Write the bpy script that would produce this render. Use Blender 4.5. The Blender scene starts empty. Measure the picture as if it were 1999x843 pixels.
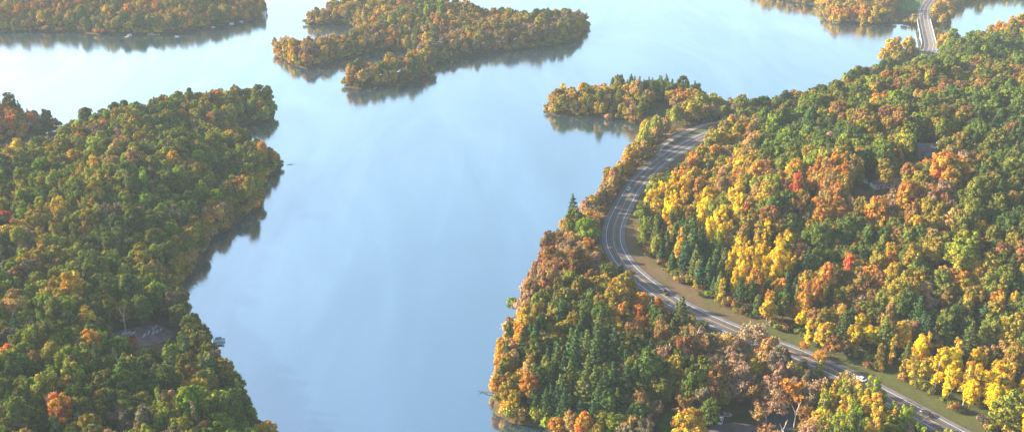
import bpy, math, random
import numpy as np
from mathutils import Vector, Matrix

R = math.radians
rnd = random.Random(7)
nr = np.random.default_rng(11)
import time as _t
_T0 = _t.time()


def tick(n):
    return n

SC = bpy.context.scene
COL = SC.collection

# ------------------------------------------------------------------ camera model
W0, H0 = 1999.0, 843.0
F = 1944.0
PITCH = R(22.9)
CAMH = 220.0
CX, CY = W0 / 2, H0 / 2
cp, sp = math.cos(PITCH), math.sin(PITCH)
ROADZ = 6.0


def P(u, v, z=0.0):
    """point at height z seen at pixel (u, v)"""
    a = (u - CX) / F
    b = (v - CY) / F
    dx, dy, dz = a, cp - b * sp, -sp - b * cp
    t = (z - CAMH) / dz
    return (dx * t, dy * t, z)


def proj(x, y, z):
    """pixel of a world point (arrays welcome) and depth"""
    h = CAMH - z
    zc = y * cp + h * sp
    yc = h * cp - y * sp
    return CX + F * x / zc, CY + F * yc / zc, zc


# ------------------------------------------------------------------ materials
def new_mat(name):
    m = bpy.data.materials.new(name)
    m.use_nodes = True
    nt = m.node_tree
    for n in list(nt.nodes):
        nt.nodes.remove(n)
    out = nt.nodes.new('ShaderNodeOutputMaterial')
    return m, nt, out


def N(nt, t, **kw):
    n = nt.nodes.new(t)
    for k, v in kw.items():
        setattr(n, k, v)
    return n


def L(nt, a, b):
    nt.links.new(a, b)


def simple(name, col, rough=0.7, metal=0.0, noise=0.0, scale=1.0, spec=0.5, col2=None):
    m, nt, out = new_mat(name)
    p = N(nt, 'ShaderNodeBsdfPrincipled')
    p.inputs['Roughness'].default_value = rough
    p.inputs['Metallic'].default_value = metal
    p.inputs['Specular IOR Level'].default_value = spec
    if noise > 0 or col2:
        g = N(nt, 'ShaderNodeNewGeometry')
        t = N(nt, 'ShaderNodeTexNoise')
        t.inputs['Scale'].default_value = scale
        t.inputs['Detail'].default_value = 6
        L(nt, g.outputs['Position'], t.inputs['Vector'])
        r = N(nt, 'ShaderNodeValToRGB')
        c2 = col2 or tuple(min(1, c * (1 + noise)) for c in col)
        c1 = col if col2 else tuple(c * (1 - noise) for c in col)
        r.color_ramp.elements[0].position = 0.35
        r.color_ramp.elements[1].position = 0.65
        r.color_ramp.elements[0].color = (*c1, 1)
        r.color_ramp.elements[1].color = (*c2, 1)
        L(nt, t.outputs['Fac'], r.inputs['Fac'])
        L(nt, r.outputs['Color'], p.inputs['Base Color'])
    else:
        p.inputs['Base Color'].default_value = (*col, 1)
    L(nt, p.outputs[0], out.inputs['Surface'])
    return m


def foliage_mat(name, transl=0.24, contrast=0.5):
    m, nt, out = new_mat(name)
    at = N(nt, 'ShaderNodeAttribute', attribute_type='INSTANCER', attribute_name='tint')
    va = N(nt, 'ShaderNodeAttribute', attribute_type='GEOMETRY', attribute_name='var')
    mr = N(nt, 'ShaderNodeMapRange')
    mr.inputs['To Min'].default_value = 1 - contrast
    mr.inputs['To Max'].default_value = 1 + contrast
    L(nt, va.outputs['Fac'], mr.inputs['Value'])
    hs = N(nt, 'ShaderNodeHueSaturation')
    L(nt, at.outputs['Color'], hs.inputs['Color'])
    L(nt, mr.outputs['Result'], hs.inputs['Value'])
    va2 = N(nt, 'ShaderNodeAttribute', attribute_type='GEOMETRY', attribute_name='hue')
    mh = N(nt, 'ShaderNodeMapRange')
    mh.inputs['To Min'].default_value = 0.462
    mh.inputs['To Max'].default_value = 0.536
    L(nt, va2.outputs['Fac'], mh.inputs['Value'])
    L(nt, mh.outputs['Result'], hs.inputs['Hue'])
    d = N(nt, 'ShaderNodeBsdfDiffuse')
    t = N(nt, 'ShaderNodeBsdfTranslucent')
    L(nt, hs.outputs[0], d.inputs['Color'])
    L(nt, hs.outputs[0], t.inputs['Color'])
    mx = N(nt, 'ShaderNodeMixShader')
    mx.inputs[0].default_value = transl
    L(nt, d.outputs[0], mx.inputs[1])
    L(nt, t.outputs[0], mx.inputs[2])
    L(nt, mx.outputs[0], out.inputs['Surface'])
    return m


M = {}
M['leaf'] = foliage_mat('autumn_leaves')
M['needle'] = foliage_mat('pine_needles', 0.12, 0.45)
M['twig'] = foliage_mat('bare_twigs', 0.1, 0.4)
M['bark'] = simple('bark', (0.13, 0.10, 0.08), 0.9, noise=0.3, scale=1.5)
M['palebark'] = simple('pale_bark', (0.52, 0.48, 0.44), 0.85, noise=0.2, scale=2)
M['deadwood'] = simple('dead_wood', (0.50, 0.47, 0.44), 0.85, noise=0.2, scale=2)
M['white'] = simple('white_paint', (0.78, 0.78, 0.76), 0.45)
M['silver'] = simple('silver_paint', (0.55, 0.57, 0.6), 0.25, metal=0.5)
M['black'] = simple('black_paint', (0.02, 0.022, 0.03), 0.22)
M['darkblue'] = simple('dark_blue_paint', (0.03, 0.04, 0.07), 0.25)
M['glass'] = simple('car_glass', (0.02, 0.03, 0.04), 0.06)
M['rubber'] = simple('rubber', (0.02, 0.02, 0.02), 0.9)
M['rim'] = simple('wheel_rim', (0.5, 0.5, 0.52), 0.3, metal=0.8)
M['lampglass'] = simple('lamp_glass', (0.85, 0.85, 0.8), 0.15)
M['redglass'] = simple('red_lens', (0.45, 0.02, 0.02), 0.2)
M['concrete'] = simple('concrete', (0.42, 0.40, 0.37), 0.85, noise=0.12, scale=0.6)
M['railing'] = simple('pale_railing', (0.40, 0.36, 0.33), 0.7, noise=0.08, scale=1)
M['shingle'] = simple('dark_shingle', (0.075, 0.075, 0.10), 0.85, noise=0.25, scale=1.2)
M['redroof'] = simple('brown_shingle', (0.26, 0.14, 0.10), 0.85, noise=0.2, scale=1.5)
M['siding'] = simple('pale_siding', (0.62, 0.60, 0.56), 0.8, noise=0.06, scale=1)
M['tansiding'] = simple('tan_siding', (0.35, 0.27, 0.2), 0.8, noise=0.1, scale=1)
M['timber'] = simple('weathered_planks', (0.42, 0.41, 0.40), 0.85, noise=0.2, scale=2)
M['hull'] = simple('boat_hull', (0.72, 0.74, 0.76), 0.35)
M['cover'] = simple('blue_cover', (0.10, 0.19, 0.30), 0.7)
M['greycover'] = simple('grey_cover', (0.35, 0.38, 0.44), 0.7)
M['steel'] = simple('galvanised_steel', (0.55, 0.56, 0.57), 0.45, metal=0.4)
M['signgreen'] = simple('sign_face', (0.02, 0.30, 0.22), 0.5)


# ------------------------------------------------------------------ mesh builder
class MB:
    def __init__(self):
        self.v, self.f, self.m = [], [], []

    def add(self, vs, fs, mi=0):
        o = len(self.v)
        self.v += [tuple(map(float, p)) for p in vs]
        self.f += [tuple(i + o for i in f) for f in fs]
        self.m += [mi] * len(fs)
        return self

    def box(self, c, s, rz=0.0, mi=0, taper=1.0):
        x, y, z = s[0] / 2, s[1] / 2, s[2] / 2
        ca, sa = math.cos(rz), math.sin(rz)
        vs = []
        for k, (i, j) in [(k, ij) for k in (-1, 1) for ij in ((-1, -1), (1, -1), (1, 1), (-1, 1))]:
            t = taper if k > 0 else 1
            px, py = i * x * t, j * y * t
            vs.append((c[0] + px * ca - py * sa, c[1] + px * sa + py * ca, c[2] + k * z))
        return self.add(vs, [(3, 2, 1, 0), (4, 5, 6, 7), (0, 1, 5, 4), (1, 2, 6, 5), (2, 3, 7, 6), (3, 0, 4, 7)], mi)

    def tube(self, pts, rs, n=6, mi=0):
        pts = [Vector(p) for p in pts]
        vs = []
        for i, p in enumerate(pts):
            d = (pts[min(i + 1, len(pts) - 1)] - pts[max(i - 1, 0)]).normalized()
            a = d.cross(Vector((0, 0, 1)) if abs(d.z) < 0.9 else Vector((1, 0, 0))).normalized()
            b = d.cross(a)
            for k in range(n):
                an = 2 * math.pi * k / n
                vs.append(p + (a * math.cos(an) + b * math.sin(an)) * rs[i])
        fs = []
        for i in range(len(pts) - 1):
            for k in range(n):
                fs.append((i * n + k, i * n + (k + 1) % n, (i + 1) * n + (k + 1) % n, (i + 1) * n + k))
        fs.append(tuple(range(n))[::-1])
        fs.append(tuple((len(pts) - 1) * n + k for k in range(n)))
        return self.add(vs, fs, mi)

    def loft(self, secs, mi=0):
        """closed sections with equal point counts"""
        n = len(secs[0])
        vs = [p for s in secs for p in s]
        fs = []
        for i in range(len(secs) - 1):
            for k in range(n):
                fs.append((i * n + k, i * n + (k + 1) % n, (i + 1) * n + (k + 1) % n, (i + 1) * n + k))
        fs.append(tuple(range(n))[::-1])
        fs.append(tuple((len(secs) - 1) * n + k for k in range(n)))
        return self.add(vs, fs, mi)

    def mesh(self, name, mats, smooth=False):
        me = bpy.data.meshes.new(name)
        me.from_pydata(self.v, [], self.f)
        for m in mats:
            me.materials.append(m)
        if len(mats) > 1:
            me.polygons.foreach_set('material_index', self.m)
        if smooth:
            me.polygons.foreach_set('use_smooth', [True] * len(self.f))
        me.validate()
        return me

    def build(self, name, mats, parent=None, smooth=False, recalc=True):
        if not isinstance(mats, (list, tuple)):
            mats = [mats]
        me = self.mesh(name, mats, smooth)
        if recalc:
            import bmesh
            bm = bmesh.new()
            bm.from_mesh(me)
            bmesh.ops.recalc_face_normals(bm, faces=bm.faces)
            bm.to_mesh(me)
            bm.free()
        o = bpy.data.objects.new(name, me)
        COL.objects.link(o)
        if parent is not None:
            o.parent = parent
        return o


def tag(o, label=None, cat=None, group=None, kind=None):
    if label: o['label'] = label
    if cat: o['category'] = cat
    if group: o['group'] = group
    if kind: o['kind'] = kind
    return o


def empty(name, loc, rz=0.0):
    o = bpy.data.objects.new(name, None)
    o.location = loc
    o.rotation_euler = (0, 0, rz)
    o.empty_display_size = 1
    COL.objects.link(o)
    return o


# ------------------------------------------------------------------ leaf meshes
def leaf_mesh(name, pos, nrm, size, mat, var=None, hue=None, extra=None, extra_mat=None, stretch=1.0):
    n = len(pos)
    nrm = nrm / np.linalg.norm(nrm, axis=1, keepdims=True)
    ref = nr.normal(size=(n, 3))
    a = np.cross(nrm, ref)
    a /= np.linalg.norm(a, axis=1, keepdims=True)
    b = np.cross(nrm, a)
    s = size[:, None] * 0.5
    bend = nrm * s * 0.35
    j = lambda: 1 + nr.uniform(-0.3, 0.3, (n, 1))
    v0 = pos - a * s * j() - bend
    v1 = pos - b * s * j() * stretch + bend * 0.4
    v2 = pos + a * s * j() - bend
    v3 = pos + b * s * j() * stretch + bend * 0.4
    V = np.stack([v0, v1, v2, v3], 1).reshape(-1, 3)
    nv, nf = len(V), n
    ev, ef = (extra if extra else ([], []))
    ev = np.array(ev, dtype=float).reshape(-1, 3)
    faces_loops = [np.arange(4 * n)]
    starts = list(range(0, 4 * n, 4))
    cur = 4 * n
    for f in ef:
        faces_loops.append(np.array(f) + nv)
        starts.append(cur)
        cur += len(f)
    loops = np.concatenate(faces_loops)
    me = bpy.data.meshes.new(name)
    allv = np.concatenate([V, ev]) if len(ev) else V
    me.vertices.add(len(allv))
    me.vertices.foreach_set('co', allv.astype(np.float32).ravel())
    me.loops.add(len(loops))
    me.loops.foreach_set('vertex_index', loops.astype(np.int32))
    me.polygons.add(len(starts))
    me.polygons.foreach_set('loop_start', np.array(starts, dtype=np.int32))
    me.materials.append(mat)
    if extra_mat:
        me.materials.append(extra_mat)
        mi = np.zeros(len(starts), dtype=np.int32)
        mi[n:] = 1
        me.polygons.foreach_set('material_index', mi)
    me.update(calc_edges=True)
    va = me.attributes.new('var', 'FLOAT', 'FACE')
    vv = np.full(len(starts), 0.5, dtype=np.float32)
    vv[:n] = nr.uniform(0, 1, n) if var is None else var
    va.data.foreach_set('value', vv)
    ha = me.attributes.new('hue', 'FLOAT', 'FACE')
    hh = np.full(len(starts), 0.5, dtype=np.float32)
    hh[:n] = nr.uniform(0, 1, n) if hue is None else hue
    ha.data.foreach_set('value', hh)
    return me


def dirs(n, zmin=-1.0):
    z = nr.uniform(zmin, 1, n)
    t = nr.uniform(0, 2 * math.pi, n)
    r = np.sqrt(1 - z * z)
    return np.stack([r * np.cos(t), r * np.sin(t), z], 1)


def lobes_to_leaves(C, Rr, per, size, jit=0.55, squash=0.85):
    jit = 0.38
    pos, nm, var, hue = [], [], [], []
    for c, r in zip(C, Rr):
        k = int(per * (r / 1.6) ** 2)
        d = dirs(k, -0.55)
        rr = r * np.where(nr.random(k) < 0.14, nr.uniform(1.05, 1.45, k), nr.uniform(0.70, 1.06, k))
        p = c + d * rr[:, None] * np.array([1, 1, squash])
        pos.append(p)
        nm.append(d + nr.normal(0, jit, (k, 3)))
        lv = nr.uniform(0.2, 0.75)
        var.append(np.clip(lv + nr.normal(0, 0.2, k), 0, 1))
        hue.append(np.clip(nr.uniform(0.05, 0.95) + nr.normal(0, 0.15, k), 0, 1))
    pos = np.concatenate(pos)
    return pos, np.concatenate(nm), nr.uniform(size * 0.7, size * 1.3, len(pos)), np.concatenate(var), np.concatenate(hue)


def trunk_mb(h, r, limbs=5, spread=3.0, top=0.75, lean=0.3):
    b = MB()
    pts = [(0, 0, -1.0)]
    for i in range(1, 6):
        t = i / 5
        pts.append((rnd.uniform(-lean, lean) * t, rnd.uniform(-lean, lean) * t, h * top * t))
    b.tube(pts, [r * (1.15 - 0.9 * i / 5) for i in range(6)], 6)
    for k in range(limbs):
        a = 2 * math.pi * (k + rnd.random() * 0.6) / limbs
        z0 = h * rnd.uniform(0.35, 0.55)
        s = spread * rnd.uniform(0.7, 1.1)
        z1 = h * rnd.uniform(0.65, 0.85)
        b.tube([(0, 0, z0), (math.cos(a) * s * 0.5, math.sin(a) * s * 0.5, z0 + (z1 - z0) * 0.5), (math.cos(a) * s, math.sin(a) * s, z1)],
               [r * 0.45, r * 0.28, r * 0.1], 4)
    return b


PROTO = []   # (kind, crown mesh, trunk mesh, joined source object)


def register(kind, pos, nm, sz, var, hue, trunk, mat, barkmat, stretch=1.0):
    crown = leaf_mesh(kind + '_crown', pos, nm, sz, mat, var, hue, stretch=stretch)
    tr = trunk.mesh(kind + '_trunk', [barkmat])
    joined = leaf_mesh(kind + '_whole', pos, nm, sz, mat, var, hue, (trunk.v, trunk.f), barkmat, stretch=stretch)
    src = bpy.data.objects.new(kind + '_source', joined)
    PROTO.append((kind, crown, tr, src))


def make_broadleaf(rad=5.2, h=16.5, nl=26, style=0):
    C, Rr = [], []
    hz = h * (0.32, 0.40, 0.35, 0.42, 0.33, 0.39, 0.36)[style % 7]
    zc = h - hz - 0.8
    tries = 0
    while len(C) < nl and tries < 3000:
        tries += 1
        d = dirs(1, -0.6)[0]
        q = nr.uniform(0.72, 1.0)
        ang = math.atan2(d[1], d[0])
        wob = 1 + 0.18 * math.sin(ang * 2 + style * 2.1) + 0.12 * math.sin(ang * 3 + style)
        c = np.array([d[0] * (rad - 1.2) * q * wob, d[1] * (rad - 1.2) * q * wob, zc + d[2] * hz * q])
        r = nr.choice([nr.uniform(0.75, 1.2), nr.uniform(1.1, 1.8)])
        if all(np.linalg.norm(c - c2) > 0.82 * (r + r2) * 0.8 for c2, r2 in zip(C, Rr)):
            C.append(c)
            Rr.append(r)
    C.append(np.array([0, 0, zc])); Rr.append(rad * 0.55)
    pos, nm, sz, var, hue = lobes_to_leaves(C, Rr, 190, 0.66)
    register('broadleaf', pos, nm, sz, var, hue, trunk_mb(h, 0.32, 6, rad * 0.6), M['leaf'], M['bark'])


def make_aspen(rad=2.6, h=18.0, stems=1, style=0):
    C, Rr = [], []
    offs = [(0, 0)] if stems == 1 else [(nr.uniform(-2, 2), nr.uniform(-2, 2)) for _ in range(stems)]
    b = MB()
    for ox, oy in offs:
        hh = h * nr.uniform(0.82, 1.0)
        for i in range(15):
            t = i / 14
            z = hh * (0.17 + 0.80 * t)
            w = rad * (0.45 + 0.75 * math.sin(math.pi * min(1, (0.12 + t * 0.86))) ** 0.8) * 0.7
            a = nr.uniform(0, 6.28)
            C.append(np.array([ox + math.cos(a) * w * 0.62, oy + math.sin(a) * w * 0.62, z]))
            Rr.append(nr.uniform(0.75, 1.15) * (1.15 - 0.5 * t) * rad / 2.4)
        b.tube([(ox * 0.6, oy * 0.6, -1), (ox, oy, hh * 0.5), (ox, oy, hh * 0.93)], [0.2, 0.13, 0.04], 5)
        for k in range(4):
            a = nr.uniform(0, 6.28)
            z0 = hh * (0.35 + 0.12 * k)
            b.tube([(ox, oy, z0), (ox + math.cos(a) * rad * 0.6, oy + math.sin(a) * rad * 0.6, z0 + 1.8)], [0.07, 0.02], 4)
    pos, nm, sz, var, hue = lobes_to_leaves(C, Rr, 210, 0.55, squash=1.35)
    register('aspen', pos, nm, sz, var, hue, b, M['leaf'], M['palebark'])


def make_pine(rad=3.2, h=19.0, style=0):
    """style 0: dense plantation pine; 1: open white pine with plumed tiers"""
    pos, nm, sz, var, hue = [], [], [], [], []
    b = MB()
    b.tube([(0, 0, -1), (0.05, 0, h * 0.5), (0, 0, h * 0.98)], [0.3, 0.2, 0.03], 6)
    tiers = 17 if style == 0 else 11
    z0 = 0.22 if style == 0 else 0.28
    for i in range(tiers):
        t = i / (tiers - 1)
        z = h * (z0 + (0.99 - z0) * t)
        prof = (1 - t ** 1.5) ** 0.9 if style == 0 else (1 - t ** 1.6) * (0.75 + 0.25 * math.sin(i * 2.3))
        if style == 0:
            prof *= 0.55 + 0.45 * min(1, t * 4 + 0.3)
        nb = 7 if style == 0 else 6
        a0 = nr.uniform(0, 6.28)
        for k in range(nb):
            ln = max(0.45, rad * prof * nr.uniform(0.75, 1.15) * (1 if style == 0 else 1.15))
            a = a0 + 2 * math.pi * k / nb + nr.uniform(-0.2, 0.2)
            rise = (0.10 if style == 0 else 0.30) + nr.uniform(-0.1, 0.1) + 0.5 * t
            d = np.array([math.cos(a), math.sin(a), 0.0])
            m = int((15 if style == 0 else 26) * ln / 2.2) + 5
            s = nr.uniform(0.12 if style == 0 else 0.3, 1, m) ** 0.8
            w = 0.42 if style == 0 else 0.36
            side = np.array([-d[1], d[0], 0])
            p = d * (s * ln)[:, None] + side * (nr.normal(0, w, m) * (0.3 + s * 0.8))[:, None]
            p[:, 2] = z + s * ln * rise - (0.35 if style == 0 else 0.0) * (s * ln) ** 1.3 * 0.3 + nr.normal(0, 0.16, m)
            pos.append(p)
            n_ = np.tile(np.array([d[0] * 0.45, d[1] * 0.45, 1.0]), (m, 1)) + nr.normal(0, 0.45, (m, 3))
            nm.append(n_)
            sz.append(nr.uniform(0.5, 0.95, m))
            lv = nr.uniform(0.3, 0.7)
            var.append(np.clip(lv + nr.normal(0, 0.18, m), 0, 1))
            hue.append(np.clip(0.5 + nr.normal(0, 0.2, m), 0, 1))
            if style == 1 and ln > 1:
                b.tube([(0, 0, z), (d[0] * ln * 0.9, d[1] * ln * 0.9, z + ln * rise * 0.9)], [0.09, 0.02], 4)
    register('pine', np.concatenate(pos), np.concatenate(nm), np.concatenate(sz), np.concatenate(var), np.concatenate(hue),
             b, M['needle'], M['bark'], stretch=1.3)


def make_bare(rad=4.3, h=14.0, leafy=0.5):
    """thin rounded crown of fine twigs with some leaves left"""
    pos, nm, sz, var, hue = [], [], [], [], []
    b = MB()
    b.tube([(0, 0, -1), (0.1, 0.1, h * 0.35), (0.0, 0.2, h * 0.6)], [0.3, 0.24, 0.14], 6)
    tv, tf = [], []
    for k in range(11):
        a = 2 * math.pi * k / 11 + nr.uniform(-0.3, 0.3)
        e = nr.uniform(0.35, 1.35)
        ln = rad * nr.uniform(0.8, 1.1) * (0.9 + 0.35 * math.sin(e))
        s0 = Vector((0, 0, h * nr.uniform(0.32, 0.58)))
        d = Vector((math.cos(a) * math.cos(e), math.sin(a) * math.cos(e), math.sin(e)))
        s1 = s0 + d * ln * 0.55 + Vector((0, 0, 0.3))
        s2 = s0 + d * ln + Vector((0, 0, 0.9))
        b.tube([s0, s1, s2], [0.13, 0.08, 0.03], 4)
        for q in range(9):
            t = nr.uniform(0.35, 1.0)
            base = s0.lerp(s2, t)
            dd = (d + Vector(nr.normal(0, 0.55, 3)) + Vector((0, 0, 0.3))).normalized()
            l2 = nr.uniform(1.0, 2.2)
            tip = base + dd * l2
            b.tube([base, tip], [0.045, 0.015], 3)
            m = 17
            c = np.array(tip) * 1.0
            dv = dirs(m, -0.6)
            pos.append(c + dv * nr.uniform(0.25, 1.25, m)[:, None])
            nm.append(nr.normal(0, 1, (m, 3)))
            sz.append(nr.uniform(0.22, 0.46, m) * (0.75 + leafy * 0.6))
            var.append(nr.uniform(0.2, 0.8, m))
            hue.append(nr.uniform(0.2, 0.8, m))
    register('bare', np.concatenate(pos), np.concatenate(nm), np.concatenate(sz), np.concatenate(var), np.concatenate(hue),
             b, M['twig'], M['bark'], stretch=2.6)


def make_shrub(rad=1.9, h=2.8):
    C, Rr = [], []
    for i in range(9):
        d = dirs(1, -0.1)[0]
        C.append(np.array([d[0] * rad * 0.6, d[1] * rad * 0.6, h * 0.45 + d[2] * h * 0.3]))
        Rr.append(nr.uniform(0.6, 1.0))
    pos, nm, sz, var, hue = lobes_to_leaves(C, Rr, 190, 0.42)
    b = MB()
    for k in range(4):
        a = k * 1.6
        b.tube([(0, 0, -0.4), (math.cos(a) * 0.8, math.sin(a) * 0.8, h * 0.6)], [0.08, 0.02], 4)
    register('shrub', pos, nm, sz, var, hue, b, M['leaf'], M['bark'])


for st in range(7):
    make_broadleaf(5.0 + 0.35 * (st % 3), 15.5 + (st % 4) * 0.9, 42 + 2 * st, st)
for st in range(4):
    make_aspen(2.6 + 0.2 * st, 17.5 + st, 1 + (st % 2) * 2, st)
for st in range(3):
    make_pine(3.3 + 0.35 * st, 15.0 + 1.3 * st, 0)
for st in range(3):
    make_pine(4.0 + 0.3 * st, 19.5 + st, 1)
for st in range(3):
    make_bare(4.2 + 0.3 * st, 13.5 + st, 0.3 + 0.3 * st)
for st in range(2):
    make_shrub(1.8 + 0.4 * st, 2.6 + 0.4 * st)
IDX = {}
for i, p in enumerate(PROTO):
    IDX.setdefault(p[0], []).append(i)
IDX['fir'] = IDX['pine'][:3]
IDX['whitepine'] = IDX['pine'][3:]

tick('---------------- land outlines')
# ------------------------------------------------------------------ land outlines (photo pixels at water level -> metres)
LAND = {
    'left_bank': [(-500, 336), (-200, 332), (0, 324), (55, 320), (98, 311), (116, 292), (130, 270), (180, 252), (250, 240), (340, 222), (430, 208), (490, 206), (530, 212), (546, 228),
                  (530, 238), (500, 243), (468, 247), (452, 266), (458, 288), (490, 303), (530, 314), (556, 319), (560, 324), (538, 338), (513, 355), (508, 380), (508, 405), (492, 418),
                  (470, 432), (440, 452), (415, 474), (390, 500), (370, 530), (355, 556), (350, 580), (364, 606), (394, 655), (424, 700), (446, 745), (484, 795), (518, 840), (548, 900), (572, 980), (620, 1150), (680, 1500),
                  (-1200, 1500), (-1200, 500)],
    'left_spit': [(-400, 246), (-60, 238), (20, 238), (70, 242), (114, 250), (108, 257), (70, 264), (20, 273), (-60, 284), (-400, 300)],
    'far_left': [(-900, 66), (-200, 60), (0, 62), (80, 63), (150, 62), (160, 67), (250, 68), (325, 66), (380, 61), (420, 51), (470, 43), (512, 35), (518, 25), (505, 5), (440, -30), (300, -70), (0, -110), (-900, -140)],
    'island': [(519, 90), (530, 102), (552, 116), (575, 128), (592, 136), (626, 130), (680, 113), (720, 103), (755, 98), (792, 100), (818, 113), (816, 128), (798, 134), (745, 148), (700, 154), (670, 160), (674, 168), (700, 174), (750, 170),
               (800, 161), (838, 149), (845, 140), (840, 128), (856, 119), (920, 107), (1000, 97), (1080, 90), (1125, 79), (1148, 60), (1150, 47), (1130, 42), (1080, 46), (1010, 50), (940, 40), (870, 26), (800, 12),
               (720, 10), (660, 26), (615, 42), (597, 46), (604, 50), (650, 49), (700, 52), (705, 82), (690, 86), (640, 98), (590, 106), (545, 98)],
    'right_bank': [(1063, 221), (1100, 225), (1160, 228), (1200, 235), (1240, 242), (1266, 250), (1262, 272), (1249, 294), (1228, 324), (1210, 354), (1184, 392), (1162, 416), (1130, 440), (1094, 470), (1060, 515), (1025, 572),
                   (1012, 605), (1006, 640), (990, 680), (975, 730), (962, 785), (968, 806), (1010, 818), (1060, 838), (1110, 856), (1200, 900), (1300, 1000), (1400, 1500),
                   (3200, 1500), (3200, 300), (2500, 70), (2200, 92), (2000, 100), (1900, 110), (1858, 118), (1840, 104), (1812, 102), (1790, 104), (1765, 120), (1700, 155), (1620, 188), (1560, 208), (1500, 222), (1455, 228),
                   (1420, 224), (1385, 212), (1350, 198), (1300, 188), (1240, 186), (1180, 194), (1110, 200), (1066, 208)],
    'far_right': [(1380, -60), (1480, -12), (1535, 0), (1565, 7), (1600, 11), (1611, 40), (1630, 47), (1665, 45), (1695, 53), (1740, 46), (1790, 50), (1830, 50), (1850, 47), (1858, 25), (1872, 8), (1910, -6), (2000, -14), (2400, -30), (2600, -160), (1300, -200)],
}


def chaikin(p, k=2):
    p = np.array(p)
    for _ in range(k):
        q = np.roll(p, -1, 0)
        p = np.stack([p * 0.75 + q * 0.25, p * 0.25 + q * 0.75], 1).reshape(-1, 2)
    return p


def inside(px, py, poly):
    r = np.zeros(np.shape(px), bool)
    n = len(poly)
    j = n - 1
    for i in range(n):
        xi, yi = poly[i]
        xj, yj = poly[j]
        if yi != yj:
            r ^= ((yi > py) != (yj > py)) & (px < (xj - xi) * (py - yi) / (yj - yi) + xi)
        j = i
    return r


def seg_dist(px, py, pts, closed=True):
    """distance to a polyline, signed side, parameter"""
    best = np.full(np.shape(px), 1e9)
    side = np.zeros(np.shape(px))
    par = np.zeros(np.shape(px))
    n = len(pts)
    for i in range(n if closed else n - 1):
        a = pts[i]
        b = pts[(i + 1) % n]
        dx, dy = b[0] - a[0], b[1] - a[1]
        L2 = dx * dx + dy * dy + 1e-9
        t = np.clip(((px - a[0]) * dx + (py - a[1]) * dy) / L2, 0, 1)
        d = np.hypot(px - a[0] - t * dx, py - a[1] - t * dy)
        m = d < best
        best = np.where(m, d, best)
        side = np.where(m, np.sign(dx * (py - a[1]) - dy * (px - a[0])), side)
        par = np.where(m, i + t, par)
    return best, side, par


LANDW = {}
for k, pl in LAND.items():
    sm = chaikin(pl, 1)
    LANDW[k] = np.array([P(u, v)[:2] for u, v in sm])


def vnoise(x, y, seed=0):
    """smooth value noise on arrays"""
    xi, yi = np.floor(x).astype(int), np.floor(y).astype(int)
    xf, yf = x - xi, y - yi
    xf, yf = xf * xf * (3 - 2 * xf), yf * yf * (3 - 2 * yf)

    def h(a, b):
        n = (a * 374761393 + b * 668265263 + seed * 982451653) & 0x7fffffff
        n = ((n ^ (n >> 13)) * 1274126177) & 0x7fffffff
        return ((n ^ (n >> 16)) & 0xffff) / 65535.0
    return (h(xi, yi) * (1 - xf) + h(xi + 1, yi) * xf) * (1 - yf) + (h(xi, yi + 1) * (1 - xf) + h(xi + 1, yi + 1) * xf) * yf


def catmull(pts, step=3.0):
    pts = [np.array(p, float) for p in pts]
    out = []
    n = len(pts)
    for i in range(n - 1):
        p0, p1, p2, p3 = pts[max(i - 1, 0)], pts[i], pts[i + 1], pts[min(i + 2, n - 1)]
        k = max(2, int(np.linalg.norm(p2 - p1) / step))
        for q in range(k):
            t = q / k
            out.append(0.5 * ((2 * p1) + (-p0 + p2) * t + (2 * p0 - 5 * p1 + 4 * p2 - p3) * t * t + (-p0 + 3 * p1 - 3 * p2 + p3) * t ** 3))
    out.append(pts[-1])
    return np.array(out)


ROADPX = [(2120, 990), (1980, 905), (1860, 843), (1760, 789), (1660, 737), (1560, 692), (1460, 655), (1390, 626), (1323, 594), (1262, 553), (1224, 520), (1203, 488), (1197, 462), (1201, 436), (1212, 411), (1236, 368),
          (1264, 337), (1298, 309), (1335, 286), (1380, 264), (1440, 247), (1520, 231), (1600, 212), (1680, 186), (1755, 148), (1798, 118), (1813, 92), (1810, 70), (1804, 42), (1803, 24), (1808, 10), (1824, -8), (1850, -30), (1900, -60)]
ROADW = catmull([P(u, v, ROADZ)[:2] for u, v in ROADPX], 3.0)
_bs = P(1813, 97, ROADZ)
_be = P(1804, 38, ROADZ)
bi0 = int(np.argmin(np.hypot(ROADW[:, 0] - _bs[0], ROADW[:, 1] - _bs[1])))
bi1 = int(np.argmin(np.hypot(ROADW[:, 0] - _be[0], ROADW[:, 1] - _be[1])))
PATHPX = [(1292, 305), (1284, 297), (1288, 288), (1303, 277), (1325, 264), (1352, 252), (1385, 242), (1420, 236)]
PATHW = catmull([P(u, v, ROADZ)[:2] for u, v in PATHPX], 2.0)


def sstep(x):
    x = np.clip(x, 0, 1)
    return x * x * (3 - 2 * x)


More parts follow.
